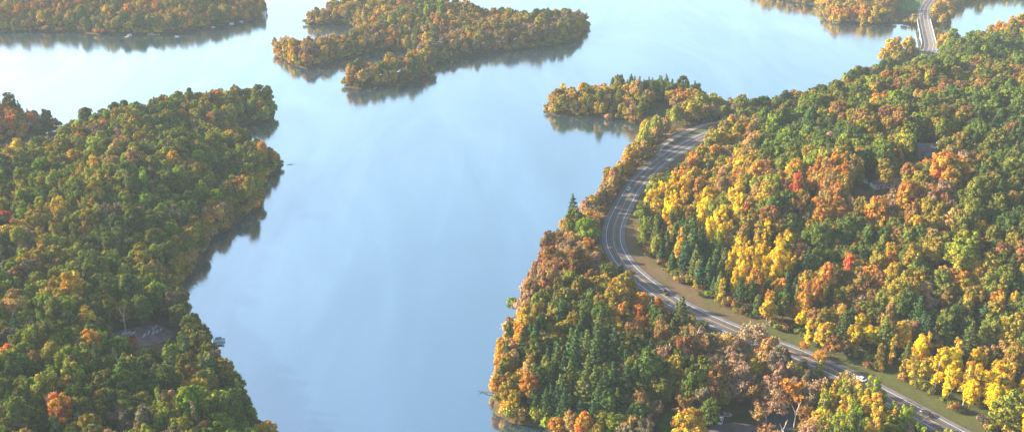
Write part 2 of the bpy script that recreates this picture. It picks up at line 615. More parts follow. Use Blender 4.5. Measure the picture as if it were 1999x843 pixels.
def height_raw(x, y):
    best = np.full(np.shape(x), -1e9)
    for k, poly in LANDW.items():
        d, _, _ = seg_dist(x, y, poly)
        s = np.where(inside(x, y, poly), d, -d)
        best = np.maximum(best, s)
    sd = best + (vnoise(x / 9, y / 9, 3) - 0.5) * 5 + (vnoise(x / 23, y / 23, 5) - 0.5) * 5
    rd, rs, rp = seg_dist(x, y, ROADW[::3], False)
    on_bridge = (rp * 3 > bi0 - 2) & (rp * 3 < bi1 + 2)
    right = rs < 0
    land = sd > 0
    bank = 2.2 * (1 - np.exp(-np.clip(sd, 0, None) / 5))
    und = (vnoise(x / 55, y / 55, 1) - 0.35) * 9 + (vnoise(x / 24, y / 24, 2) - 0.5) * 3.5
    inner = sstep(sd / 70)
    hill = np.zeros_like(sd)
    G = (x > 60)
    hill = np.where(G & right, 32 * sstep((rd - 20) / 105) * sstep((sd - 5) / 80) + 6 * sstep((rd - 130) / 150), hill)
    hill = np.where(G & right & (y > 600), np.maximum(hill, (14 + 14 * sstep((rd - 20) / 50)) * sstep((rd - 8) / 14) * sstep((y - 600) / 70) * sstep((sd - 5) / 40)), hill)
    hill = np.where(G & ~right, 1.5 * sstep(rd / 60) * sstep(sd / 40), hill)
    hill = np.where(x < -10, 9 * inner, hill)
    far = (y > 780) & (x < 200)
    hill = np.where(far & land, 7 * sstep(sd / 60), hill)
    hill = np.where((y > 1000) & (x > 200), 4 * inner, hill)
    z = bank + hill + und * sstep((sd - 4) / 50)
    z = np.where(land, np.maximum(z, 0.35 * np.clip(sd, 0, 3)), -3.5 * (1 - np.exp(np.clip(sd, -60, 0) / 7)) - 0.05)
    wl = sstep((20 - rd) / 10)
    wr = sstep((38 - rd) / 14)
    w = np.where(right, np.where(y > 660, wl, wr), wl)
    w = np.where(on_bridge, 0, w)
    wlim = sstep((sd + 10) / 8)
    z = z + (ROADZ - 0.35 - z) * w * np.where(rd < 8, 1, wlim)
    pd, _, _ = seg_dist(x, y, PATHW[::3], False)
    w2 = sstep((12 - pd) / 8)
    z = z + (ROADZ - 0.35 - z) * w2
    return z, sd, rd, rs


GX0, GX1, GY0, GY1, GS = -620.0, 900.0, 165.0, 1640.0, 5.0
gx = np.arange(GX0, GX1 + 1, GS)
gy = np.arange(GY0, GY1 + 1, GS)
XX, YY = np.meshgrid(gx, gy)
ZZ, SD, RD, RS = height_raw(XX, YY)


def samp(A, x, y):
    fx = np.clip((np.asarray(x, float) - GX0) / GS, 0, len(gx) - 1.001)
    fy = np.clip((np.asarray(y, float) - GY0) / GS, 0, len(gy) - 1.001)
    i, j = fx.astype(int), fy.astype(int)
    a, b = fx - i, fy - j
    return (A[j, i] * (1 - a) + A[j, i + 1] * a) * (1 - b) + (A[j + 1, i] * (1 - a) + A[j + 1, i + 1] * a) * b


def hz(x, y):
    return float(samp(ZZ, x, y))


def G(u, v, up=0.0):
    """terrain point seen at (u,v); with up: the ground point whose spot `up` metres above shows at (u,v)"""
    z = 4.0
    for _ in range(25):
        x, y, _z = P(u, v, z + up)
        z = 0.5 * z + 0.5 * max(hz(x, y), 0.0)
    x, y, _z = P(u, v, z + up)
    return (x, y, hz(x, y))


tick('# terrain mesh')
# terrain mesh
b = MB()
ny, nx = XX.shape
me = bpy.data.meshes.new('ground')
V = np.stack([XX, YY, ZZ], -1).reshape(-1, 3)
ii = (np.arange(ny - 1)[:, None] * nx + np.arange(nx - 1)[None, :]).ravel()
Q = np.stack([ii, ii + 1, ii + nx + 1, ii + nx], 1)
me.vertices.add(len(V)); me.vertices.foreach_set('co', V.astype(np.float32).ravel())
me.loops.add(Q.size); me.loops.foreach_set('vertex_index', Q.astype(np.int32).ravel())
me.polygons.add(len(Q)); me.polygons.foreach_set('loop_start', np.arange(0, Q.size, 4, dtype=np.int32))
me.update(calc_edges=True)
me.polygons.foreach_set('use_smooth', [True] * len(Q))
ground_mat, nt, out = new_mat('forest_floor')
p = N(nt, 'ShaderNodeBsdfPrincipled'); p.inputs['Roughness'].default_value = 0.95
p.inputs['Specular IOR Level'].default_value = 0.1
g = N(nt, 'ShaderNodeNewGeometry')
t1 = N(nt, 'ShaderNodeTexNoise'); t1.inputs['Scale'].default_value = 0.12; t1.inputs['Detail'].default_value = 8
t2 = N(nt, 'ShaderNodeTexNoise'); t2.inputs['Scale'].default_value = 0.9; t2.inputs['Detail'].default_value = 5
L(nt, g.outputs['Position'], t1.inputs['Vector']); L(nt, g.outputs['Position'], t2.inputs['Vector'])
r1 = N(nt, 'ShaderNodeValToRGB')
r1.color_ramp.elements[0].position = 0.36; r1.color_ramp.elements[0].color = (0.045, 0.055, 0.022, 1)
r1.color_ramp.elements[1].position = 0.62; r1.color_ramp.elements[1].color = (0.15, 0.085, 0.045, 1)
e = r1.color_ramp.elements.new(0.5); e.color = (0.085, 0.07, 0.035, 1)
L(nt, t1.outputs['Fac'], r1.inputs['Fac'])
mx = N(nt, 'ShaderNodeMix', data_type='RGBA', blend_type='MULTIPLY'); mx.inputs[0].default_value = 0.7
r2 = N(nt, 'ShaderNodeMapRange'); r2.inputs['To Min'].default_value = 0.45; r2.inputs['To Max'].default_value = 1.5
L(nt, t2.outputs['Fac'], r2.inputs['Value'])
L(nt, r1.outputs[0], mx.inputs[6]); L(nt, r2.outputs[0], mx.inputs[7])
L(nt, mx.outputs[2], p.inputs['Base Color'])
L(nt, p.outputs[0], out.inputs['Surface'])
me.materials.append(ground_mat)
o = bpy.data.objects.new('ground', me); COL.objects.link(o)
tag(o, 'wooded land of the banks and islands around the lake', kind='structure')

# water
wm, nt, out = new_mat('lake_water')
geo = N(nt, 'ShaderNodeNewGeometry')
mp = N(nt, 'ShaderNodeMapping'); mp.inputs['Scale'].default_value = (1, 1, 1)
L(nt, geo.outputs['Position'], mp.inputs['Vector'])
n1 = N(nt, 'ShaderNodeTexNoise'); n1.inputs['Scale'].default_value = 0.42; n1.inputs['Detail'].default_value = 5; n1.inputs['Roughness'].default_value = 0.6
L(nt, mp.outputs[0], n1.inputs['Vector'])
n2 = N(nt, 'ShaderNodeTexNoise'); n2.inputs['Scale'].default_value = 0.0065; n2.inputs['Detail'].default_value = 5; n2.inputs['Distortion'].default_value = 1.4
mp2 = N(nt, 'ShaderNodeMapping'); mp2.inputs['Scale'].default_value = (1.0, 0.55, 1); mp2.inputs['Rotation'].default_value = (0, 0, 0.5)
L(nt, geo.outputs['Position'], mp2.inputs['Vector']); L(nt, mp2.outputs[0], n2.inputs['Vector'])
st = N(nt, 'ShaderNodeMapRange'); st.inputs['From Min'].default_value = 0.36; st.inputs['From Max'].default_value = 0.64
st.inputs['To Min'].default_value = 0.04; st.inputs['To Max'].default_value = 0.13
L(nt, n2.outputs['Fac'], st.inputs['Value'])
bp = N(nt, 'ShaderNodeBump'); bp.inputs['Distance'].default_value = 0.5
L(nt, st.outputs[0], bp.inputs['Strength']); L(nt, n1.outputs['Fac'], bp.inputs['Height'])
gl = N(nt, 'ShaderNodeBsdfGlossy'); gl.inputs['Roughness'].default_value = 0.10
gl.inputs['Color'].default_value = (0.88, 0.975, 0.98, 1)
L(nt, bp.outputs[0], gl.inputs['Normal'])
rr = N(nt, 'ShaderNodeMapRange'); rr.inputs['To Min'].default_value = 0.055; rr.inputs['To Max'].default_value = 0.15
L(nt, n2.outputs['Fac'], rr.inputs['Value']); L(nt, rr.outputs[0], gl.inputs['Roughness'])
df = N(nt, 'ShaderNodeBsdfDiffuse'); df.inputs['Color'].default_value = (0.022, 0.07, 0.115, 1)
lw = N(nt, 'ShaderNodeFresnel'); lw.inputs['IOR'].default_value = 1.9
fr = N(nt, 'ShaderNodeMapRange'); fr.inputs['From Min'].default_value = 0.1; fr.inputs['From Max'].default_value = 0.5
fr.inputs['To Min'].default_value = 0.60; fr.inputs['To Max'].default_value = 0.95
L(nt, lw.outputs[0], fr.inputs['Value'])
n3 = N(nt, 'ShaderNodeTexNoise'); n3.inputs['Scale'].default_value = 0.011; n3.inputs['Detail'].default_value = 4; n3.inputs['Distortion'].default_value = 2.2
mp3 = N(nt, 'ShaderNodeMapping'); mp3.inputs['Scale'].default_value = (1.0, 0.28, 1); mp3.inputs['Rotation'].default_value = (0, 0, 1.15)
L(nt, geo.outputs['Position'], mp3.inputs['Vector']); L(nt, mp3.outputs[0], n3.inputs['Vector'])
pm = N(nt, 'ShaderNodeMapRange'); pm.inputs['From Min'].default_value = 0.35; pm.inputs['From Max'].default_value = 0.68; pm.inputs['To Min'].default_value = 0.90; pm.inputs['To Max'].default_value = 1.03
L(nt, n3.outputs['Fac'], pm.inputs['Value'])
n4 = N(nt, 'ShaderNodeTexNoise'); n4.inputs['Scale'].default_value = 0.03; n4.inputs['Detail'].default_value = 3; n4.inputs['Distortion'].default_value = 0.8
mp4 = N(nt, 'ShaderNodeMapping'); mp4.inputs['Scale'].default_value = (1.0, 0.13, 1); mp4.inputs['Rotation'].default_value = (0, 0, 1.3)
L(nt, geo.outputs['Position'], mp4.inputs['Vector']); L(nt, mp4.outputs[0], n4.inputs['Vector'])
pm4 = N(nt, 'ShaderNodeMapRange'); pm4.inputs['From Min'].default_value = 0.56; pm4.inputs['From Max'].default_value = 0.68; pm4.inputs['To Min'].default_value = 1.0; pm4.inputs['To Max'].default_value = 1.05
L(nt, n4.outputs['Fac'], pm4.inputs['Value'])
m4 = N(nt, 'ShaderNodeMath', operation='MULTIPLY'); L(nt, pm.outputs[0], m4.inputs[0]); L(nt, pm4.outputs[0], m4.inputs[1])
mm = N(nt, 'ShaderNodeMath', operation='MULTIPLY'); mm.use_clamp = True
L(nt, fr.outputs[0], mm.inputs[0]); L(nt, m4.outputs[0], mm.inputs[1])
mxs = N(nt, 'ShaderNodeMixShader')
L(nt, mm.outputs[0], mxs.inputs[0]); L(nt, df.outputs[0], mxs.inputs[1]); L(nt, gl.outputs[0], mxs.inputs[2])
L(nt, mxs.outputs[0], out.inputs['Surface'])
b = MB()
b.add([(-3500, -600, 0), (3500, -600, 0), (3500, 5000, 0), (-3500, 5000, 0)], [(0, 1, 2, 3)])
water = b.build('water', wm); tag(water, 'calm pale blue lake reflecting the sky', kind='structure')

# distant shore hills round the lake, beyond the picture
b = MB()
n = 160
rows = []
for i in range(n):
    a = 2 * math.pi * i / n
    hgt = 22 + 16 * math.sin(a * 5 + 1) + 8 * math.sin(a * 13)
    cx_, cy_ = 0, 2200
    rows.append([(cx_ + math.cos(a) * r_, cy_ + math.sin(a) * r_, z_) for r_, z_ in ((2300, -1), (2380, 4), (2480, max(6, hgt)), (2620, max(4, hgt * 0.6)), (2700, -1))])
vs = [p_ for rw in rows for p_ in rw]
fs = []
for i in range(n):
    for k in range(4):
        fs.append((i * 5 + k, ((i + 1) % n) * 5 + k, ((i + 1) % n) * 5 + k + 1, i * 5 + k + 1))
b.add(vs, fs)
hl = b.build('distant_hills', ground_mat, smooth=True); tag(hl, 'low wooded hills around the far shores', kind='structure')


tick('------------------------ road')
# ------------------------------------------------------------------ road
def ribbon(name, line, offs, z, mat, i0=0, i1=None, parent=None, dashes=None):
    """offs: list of (left,right) strips, offset to the right positive"""
    i1 = len(line) if i1 is None else i1
    b = MB()
    T = np.gradient(line, axis=0)
    T /= np.linalg.norm(T, axis=1, keepdims=True) + 1e-9
    Nn = np.stack([T[:, 1], -T[:, 0]], 1)
    for a_, c_ in offs:
        vs, fs = [], []
        k = 0
        for i in range(i0, i1):
            zz = z[i] if hasattr(z, '__len__') else z
            vs.append((line[i, 0] + Nn[i, 0] * a_, line[i, 1] + Nn[i, 1] * a_, zz))
            vs.append((line[i, 0] + Nn[i, 0] * c_, line[i, 1] + Nn[i, 1] * c_, zz))
            if k:
                fs.append((2 * k - 2, 2 * k - 1, 2 * k + 1, 2 * k))
            k += 1
        b.add(vs, fs)
    o = b.build(name, mat, parent, recalc=False)
    return o


def asphalt(name, c1, c2, sc):
    m, nt, out = new_mat(name)
    p = N(nt, 'ShaderNodeBsdfPrincipled'); p.inputs['Roughness'].default_value = 0.8
    g = N(nt, 'ShaderNodeNewGeometry')
    a = N(nt, 'ShaderNodeTexNoise'); a.inputs['Scale'].default_value = sc; a.inputs['Detail'].default_value = 8
    L(nt, g.outputs['Position'], a.inputs['Vector'])
    r = N(nt, 'ShaderNodeValToRGB')
    r.color_ramp.elements[0].position = 0.35; r.color_ramp.elements[0].color = (*c1, 1)
    r.color_ramp.elements[1].position = 0.65; r.color_ramp.elements[1].color = (*c2, 1)
    L(nt, a.outputs['Fac'], r.inputs['Fac']); L(nt, r.outputs[0], p.inputs['Base Color'])
    L(nt, p.outputs[0], out.inputs['Surface'])
    return m


M['lane'] = asphalt('lane_asphalt', (0.048, 0.052, 0.068), (0.078, 0.08, 0.095), 0.25)
M['wear'] = asphalt('worn_asphalt', (0.08, 0.08, 0.09), (0.115, 0.112, 0.12), 0.4)
M['shoulder'] = asphalt('shoulder_asphalt', (0.095, 0.097, 0.112), (0.145, 0.14, 0.15), 0.3)
M['gravel'] = asphalt('gravel', (0.20, 0.165, 0.14), (0.28, 0.235, 0.2), 0.6)
M['line'] = asphalt('white_line', (0.55, 0.55, 0.55), (0.8, 0.8, 0.78), 0.5)
M['yline'] = asphalt('yellow_line', (0.42, 0.25, 0.08), (0.6, 0.38, 0.12), 0.5)
M['brgdeck'] = asphalt('bridge_deck', (0.13, 0.13, 0.135), (0.18, 0.175, 0.175), 0.3)

z0 = ROADZ
iA, iB = bi0, bi1
tag(ribbon('road', ROADW, [(-6.1, 6.1)], z0 - 0.02, M['shoulder'], 0, iA + 1), 'two lane highway curving along the wooded shore', kind='structure')
tag(ribbon('road', ROADW, [(-6.1, 6.1)], z0 - 0.02, M['shoulder'], iB, None), 'highway leaving the far end of the bridge', kind='structure')
tag(ribbon('road_lanes', ROADW, [(-3.6, 3.6)], z0 + 0.0, M['lane'], 0, iA + 1), 'dark asphalt traffic lanes', kind='structure')
tag(ribbon('road_lanes', ROADW, [(-3.6, 3.6)], z0 + 0.0, M['lane'], iB, None), 'dark asphalt lanes beyond the bridge', kind='structure')
tag(ribbon('road_wheel_tracks', ROADW, [(-3.0, -2.3), (-1.4, -0.7), (0.7, 1.4), (2.3, 3.0)], z0 + 0.015, M['wear'], 0, iA + 1), 'paler worn wheel tracks in the lanes', kind='structure')
tag(ribbon('road_edge_lines', ROADW, [(-3.75, -3.53), (3.53, 3.75)], z0 + 0.03, M['line'], 0, iA + 1), 'white painted edge lines of the highway', kind='structure')
tag(ribbon('road_edge_lines', ROADW, [(-3.75, -3.53), (3.53, 3.75)], z0 + 0.03, M['line'], iB, None), 'white edge lines beyond the bridge', kind='structure')
tag(ribbon('road_centre_line', ROADW, [(-0.3, -0.1), (0.1, 0.3)], z0 + 0.03, M['yline'], 0, None), 'double yellow centre line', kind='structure')
tag(ribbon('gravel_path', PATHW, [(-2.3, 2.3)], z0 + 0.03, M['gravel']), 'pale gravel pull-off looping beside the bend', kind='structure')


# verge: draped strips
def verge_mat():
    m, nt, out = new_mat('dry_grass')
    p = N(nt, 'ShaderNodeBsdfPrincipled'); p.inputs['Roughness'].default_value = 0.95; p.inputs['Specular IOR Level'].default_value = 0.1
    g = N(nt, 'ShaderNodeNewGeometry')
    a = N(nt, 'ShaderNodeTexNoise'); a.inputs['Scale'].default_value = 0.05; a.inputs['Detail'].default_value = 6
    sx = N(nt, 'ShaderNodeSeparateXYZ'); L(nt, g.outputs['Position'], sx.inputs[0])
    L(nt, g.outputs['Position'], a.inputs['Vector'])
    # greener towards the near end of the verge, brown on the bend
    mr = N(nt, 'ShaderNodeMapRange'); mr.inputs['From Min'].default_value = 430; mr.inputs['From Max'].default_value = 340
    mr.inputs['To Min'].default_value = -0.08; mr.inputs['To Max'].default_value = 0.22
    L(nt, sx.outputs['Y'], mr.inputs['Value'])
    ad = N(nt, 'ShaderNodeMath', operation='ADD'); L(nt, a.outputs['Fac'], ad.inputs[0]); L(nt, mr.outputs[0], ad.inputs[1])
    r = N(nt, 'ShaderNodeValToRGB')
    r.color_ramp.elements[0].position = 0.42; r.color_ramp.elements[0].color = (0.125, 0.09, 0.052, 1)
    r.color_ramp.elements[1].position = 0.62; r.color_ramp.elements[1].color = (0.08, 0.092, 0.034, 1)
    e = r.color_ramp.elements.new(0.52); e.color = (0.10, 0.085, 0.04, 1)
    L(nt, ad.outputs[0], r.inputs['Fac'])
    t2 = N(nt, 'ShaderNodeTexNoise'); t2.inputs['Scale'].default_value = 0.6; t2.inputs['Detail'].default_value = 8
    L(nt, g.outputs['Position'], t2.inputs['Vector'])
    r2 = N(nt, 'ShaderNodeMapRange'); r2.inputs['To Min'].default_value = 0.5; r2.inputs['To Max'].default_value = 1.5
    L(nt, t2.outputs['Fac'], r2.inputs['Value'])
    mx = N(nt, 'ShaderNodeMix', data_type='RGBA', blend_type='MULTIPLY'); mx.inputs[0].default_value = 0.8
    L(nt, r.outputs[0], mx.inputs[6]); L(nt, r2.outputs[0], mx.inputs[7])
    L(nt, mx.outputs[2], p.inputs['Base Color']); L(nt, p.outputs[0], out.inputs['Surface'])
    return m


M['verge'] = verge_mat()


def draped(name, line, o0, o1, nseg, mat, i0, i1, lift=0.08):
    T = np.gradient(line, axis=0); T /= np.linalg.norm(T, axis=1, keepdims=True) + 1e-9
    Nn = np.stack([T[:, 1], -T[:, 0]], 1)
    b = MB(); vs, fs = [], []
    w = nseg + 1
    for k, i in enumerate(range(i0, i1)):
        for s in range(w):
            of = o0 + (o1 - o0) * s / nseg
            x, y = line[i] + Nn[i] * of
            z = hz(x, y) + lift
            if s == 0: z = ROADZ - 0.06
            vs.append((x, y, z))
        if k:
            for s in range(nseg):
                a = (k - 1) * w + s
                fs.append((a, a + 1, a + w + 1, a + w))
    b.add(vs, fs)
    return b.build(name, mat, smooth=True, recalc=False)


tag(draped('grass_verge', ROADW, 6.4, 34, 12, M['verge'], 0, iA - 10), 'brown and green grass verge inside the bend', kind='structure')
tag(draped('grass_verge', ROADW, -6.4, -13, 4, M['verge'], 0, iA - 10), 'narrow grass edge on the lake side of the road', kind='structure')


def patch(name, px, mat, label, up=0.0, lift=0.12):
    """a ground patch draped on the terrain from an outline in the photo"""
    c = np.mean(np.array(px), 0)
    ring = chaikin(px, 2)
    rows = 6
    vs = []
    for r_ in range(1, rows + 1):
        for u, v in ring:
            uu, vv = c + (np.array([u, v]) - c) * r_ / rows
            x, y, z = G(uu, vv, up)
            vs.append((x, y, z + lift))
    x, y, z = G(c[0], c[1], up)
    vs.append((x, y, z + lift))
    n = len(ring)
    fs = [(len(vs) - 1, k, (k + 1) % n) for k in range(n)]
    for r_ in range(rows - 1):
        for k in range(n):
            fs.append((r_ * n + k, (r_ + 1) * n + k, (r_ + 1) * n + (k + 1) % n, r_ * n + (k + 1) % n))
    b = MB(); b.add(vs, fs)
    o = b.build(name, mat, smooth=True)
    tag(o, label, kind='structure')
    return o


M['lawn'] = simple('mown_lawn', (0.05, 0.13, 0.025), 0.95, noise=0.35, scale=0.4, spec=0.1)
M['darkgrass'] = simple('rough_grass', (0.06, 0.085, 0.05), 0.95, noise=0.3, scale=0.4, spec=0.1)
M['purpledirt'] = simple('bare_dirt', (0.16, 0.12, 0.12), 0.95, noise=0.25, scale=0.3, spec=0.1)
M['court'] = simple('blue_court', (0.05, 0.085, 0.12), 0.8, noise=0.15, scale=0.3)
M['drive'] = simple('driveway', (0.42, 0.40, 0.37), 0.9, noise=0.12, scale=0.5)
M['parking'] = simple('parking_asphalt', (0.10, 0.09, 0.10), 0.9, noise=0.2, scale=0.4)
patch('grass_verge', [(1288, 300), (1292, 288), (1312, 274), (1345, 259), (1385, 248), (1392, 252), (1365, 266), (1330, 283)], M['darkgrass'], 'grass between the gravel pull-off and the highway', lift=0.18)
patch('boat_lot', [(205, 655), (235, 645), (300, 632), (330, 640), (345, 655), (318, 668), (285, 676), (240, 672)], M['purpledirt'], 'bare dirt lot with stored boats in a clearing')
patch('field', [(1262, 232), (1262, 215), (1280, 203), (1305, 205), (1305, 222), (1290, 236)], M['darkgrass'], 'dark mown field on the wooded point')
patch('path', [(1262, 238), (1275, 236), (1300, 240), (1298, 243), (1275, 241)], M['drive'], 'pale track crossing the wooded point')
patch('lawn', [(1765, 318), (1772, 300), (1792, 296), (1802, 306), (1792, 318), (1778, 324)], M['lawn'], 'green lawn beside the dark roofed house')
patch('driveway', [(1762, 324), (1766, 317), (1790, 318), (1800, 326), (1780, 330)], M['drive'], 'pale driveway below the dark roofed house')
patch('driveway', [(1677, 348), (1684, 344), (1694, 354), (1696, 360), (1686, 358)], M['drive'], 'pale curved driveway among orange trees')
patch('lawn', [(1696, 362), (1698, 352), (1712, 350), (1714, 366), (1706, 378), (1696, 376)], M['lawn'], 'small bright lawn beside the pale house')
patch('sport_court', [(1492, 822), (1500, 806), (1540, 798), (1556, 812), (1552, 838), (1500, 850)], M['court'], 'dark blue court hidden among bare trees')
patch('parking_lot', [(1372, 850), (1380, 828), (1420, 824), (1470, 828), (1485, 838), (1480, 870), (1400, 880)], M['parking'], 'grey parking lot at the lower edge of the wood')
patch('lawn', [(1285, 850), (1290, 806), (1320, 798), (1360, 806), (1366, 850), (1330, 880)], M['lawn'], 'dark lawn left of the parking lot')
patch('grass_field', [(1752, 8), (1762, -10), (1800, -14), (1800, 4), (1788, 22), (1765, 22)], M['lawn'], 'green grass beside the road beyond the bridge')

tick('----------------------- trees')
# ------------------------------------------------------------------ trees
PAL = {
    'dark green': (0.078, 0.122, 0.036), 'olive green': (0.175, 0.190, 0.040), 'bright green': (0.20, 0.28, 0.032), 'deep green': (0.112, 0.160, 0.036),
    'yellow green': (0.29, 0.32, 0.045), 'golden yellow': (0.52, 0.36, 0.045), 'bright yellow': (0.76, 0.53, 0.022), 'orange': (0.54, 0.265, 0.045),
    'rust brown': (0.29, 0.165, 0.06), 'red': (0.62, 0.16, 0.05), 'tan': (0.42, 0.285, 0.10), 'olive gold': (0.32, 0.26, 0.045), 'pinkish brown': (0.36, 0.24, 0.15), 'grey brown': (0.20, 0.165, 0.105),
    'pine green': (0.068, 0.125, 0.042), 'blue green': (0.05, 0.10, 0.05), 'light pine green': (0.13, 0.165, 0.045),  # light pine green puts sunlight on the needles into the colour
}
COLS = list(PAL)
green_mix = {'dark green': 1.2, 'deep green': 4, 'olive green': 4.5, 'olive gold': 2.2, 'bright green': 3.4, 'yellow green': 2.6, 'golden yellow': 1.1, 'tan': .7, 'rust brown': 0.35, 'orange': 0.15, 'grey brown': .2}  # extra gold and yellow crowns also stand in for sunlit treetops
upper_left = {'deep green': 1.5, 'olive green': 4, 'olive gold': 3, 'bright green': 2.6, 'yellow green': 3, 'tan': 1.2, 'orange': 0.7, 'golden yellow': 1, 'grey brown': 1}
warm = {'orange': 2.2, 'golden yellow': 2, 'tan': 2.5, 'rust brown': 1.3, 'olive gold': 3, 'olive green': 3, 'deep green': 1.2, 'grey brown': 1, 'yellow green': .7}
mixed = {'olive gold': 4, 'olive green': 3.4, 'rust brown': 1.0, 'deep green': 1.8, 'tan': 1.3, 'orange': 1.0, 'golden yellow': 0.8, 'bright green': 0.6, 'yellow green': .8}
orangey = {'olive gold': 3, 'orange': 2, 'rust brown': 2, 'tan': 2, 'golden yellow': 1.8, 'olive green': 1.5, 'yellow green': 1}
darkg = {'dark green': 3, 'deep green': 4, 'olive green': 3, 'rust brown': 1, 'olive gold': 1.3, 'bright green': 0.8, 'orange': .3}
goldy = {'golden yellow': 4, 'yellow green': 1.6, 'orange': 1.6, 'olive gold': 2, 'tan': 1.2, 'bright yellow': .6}
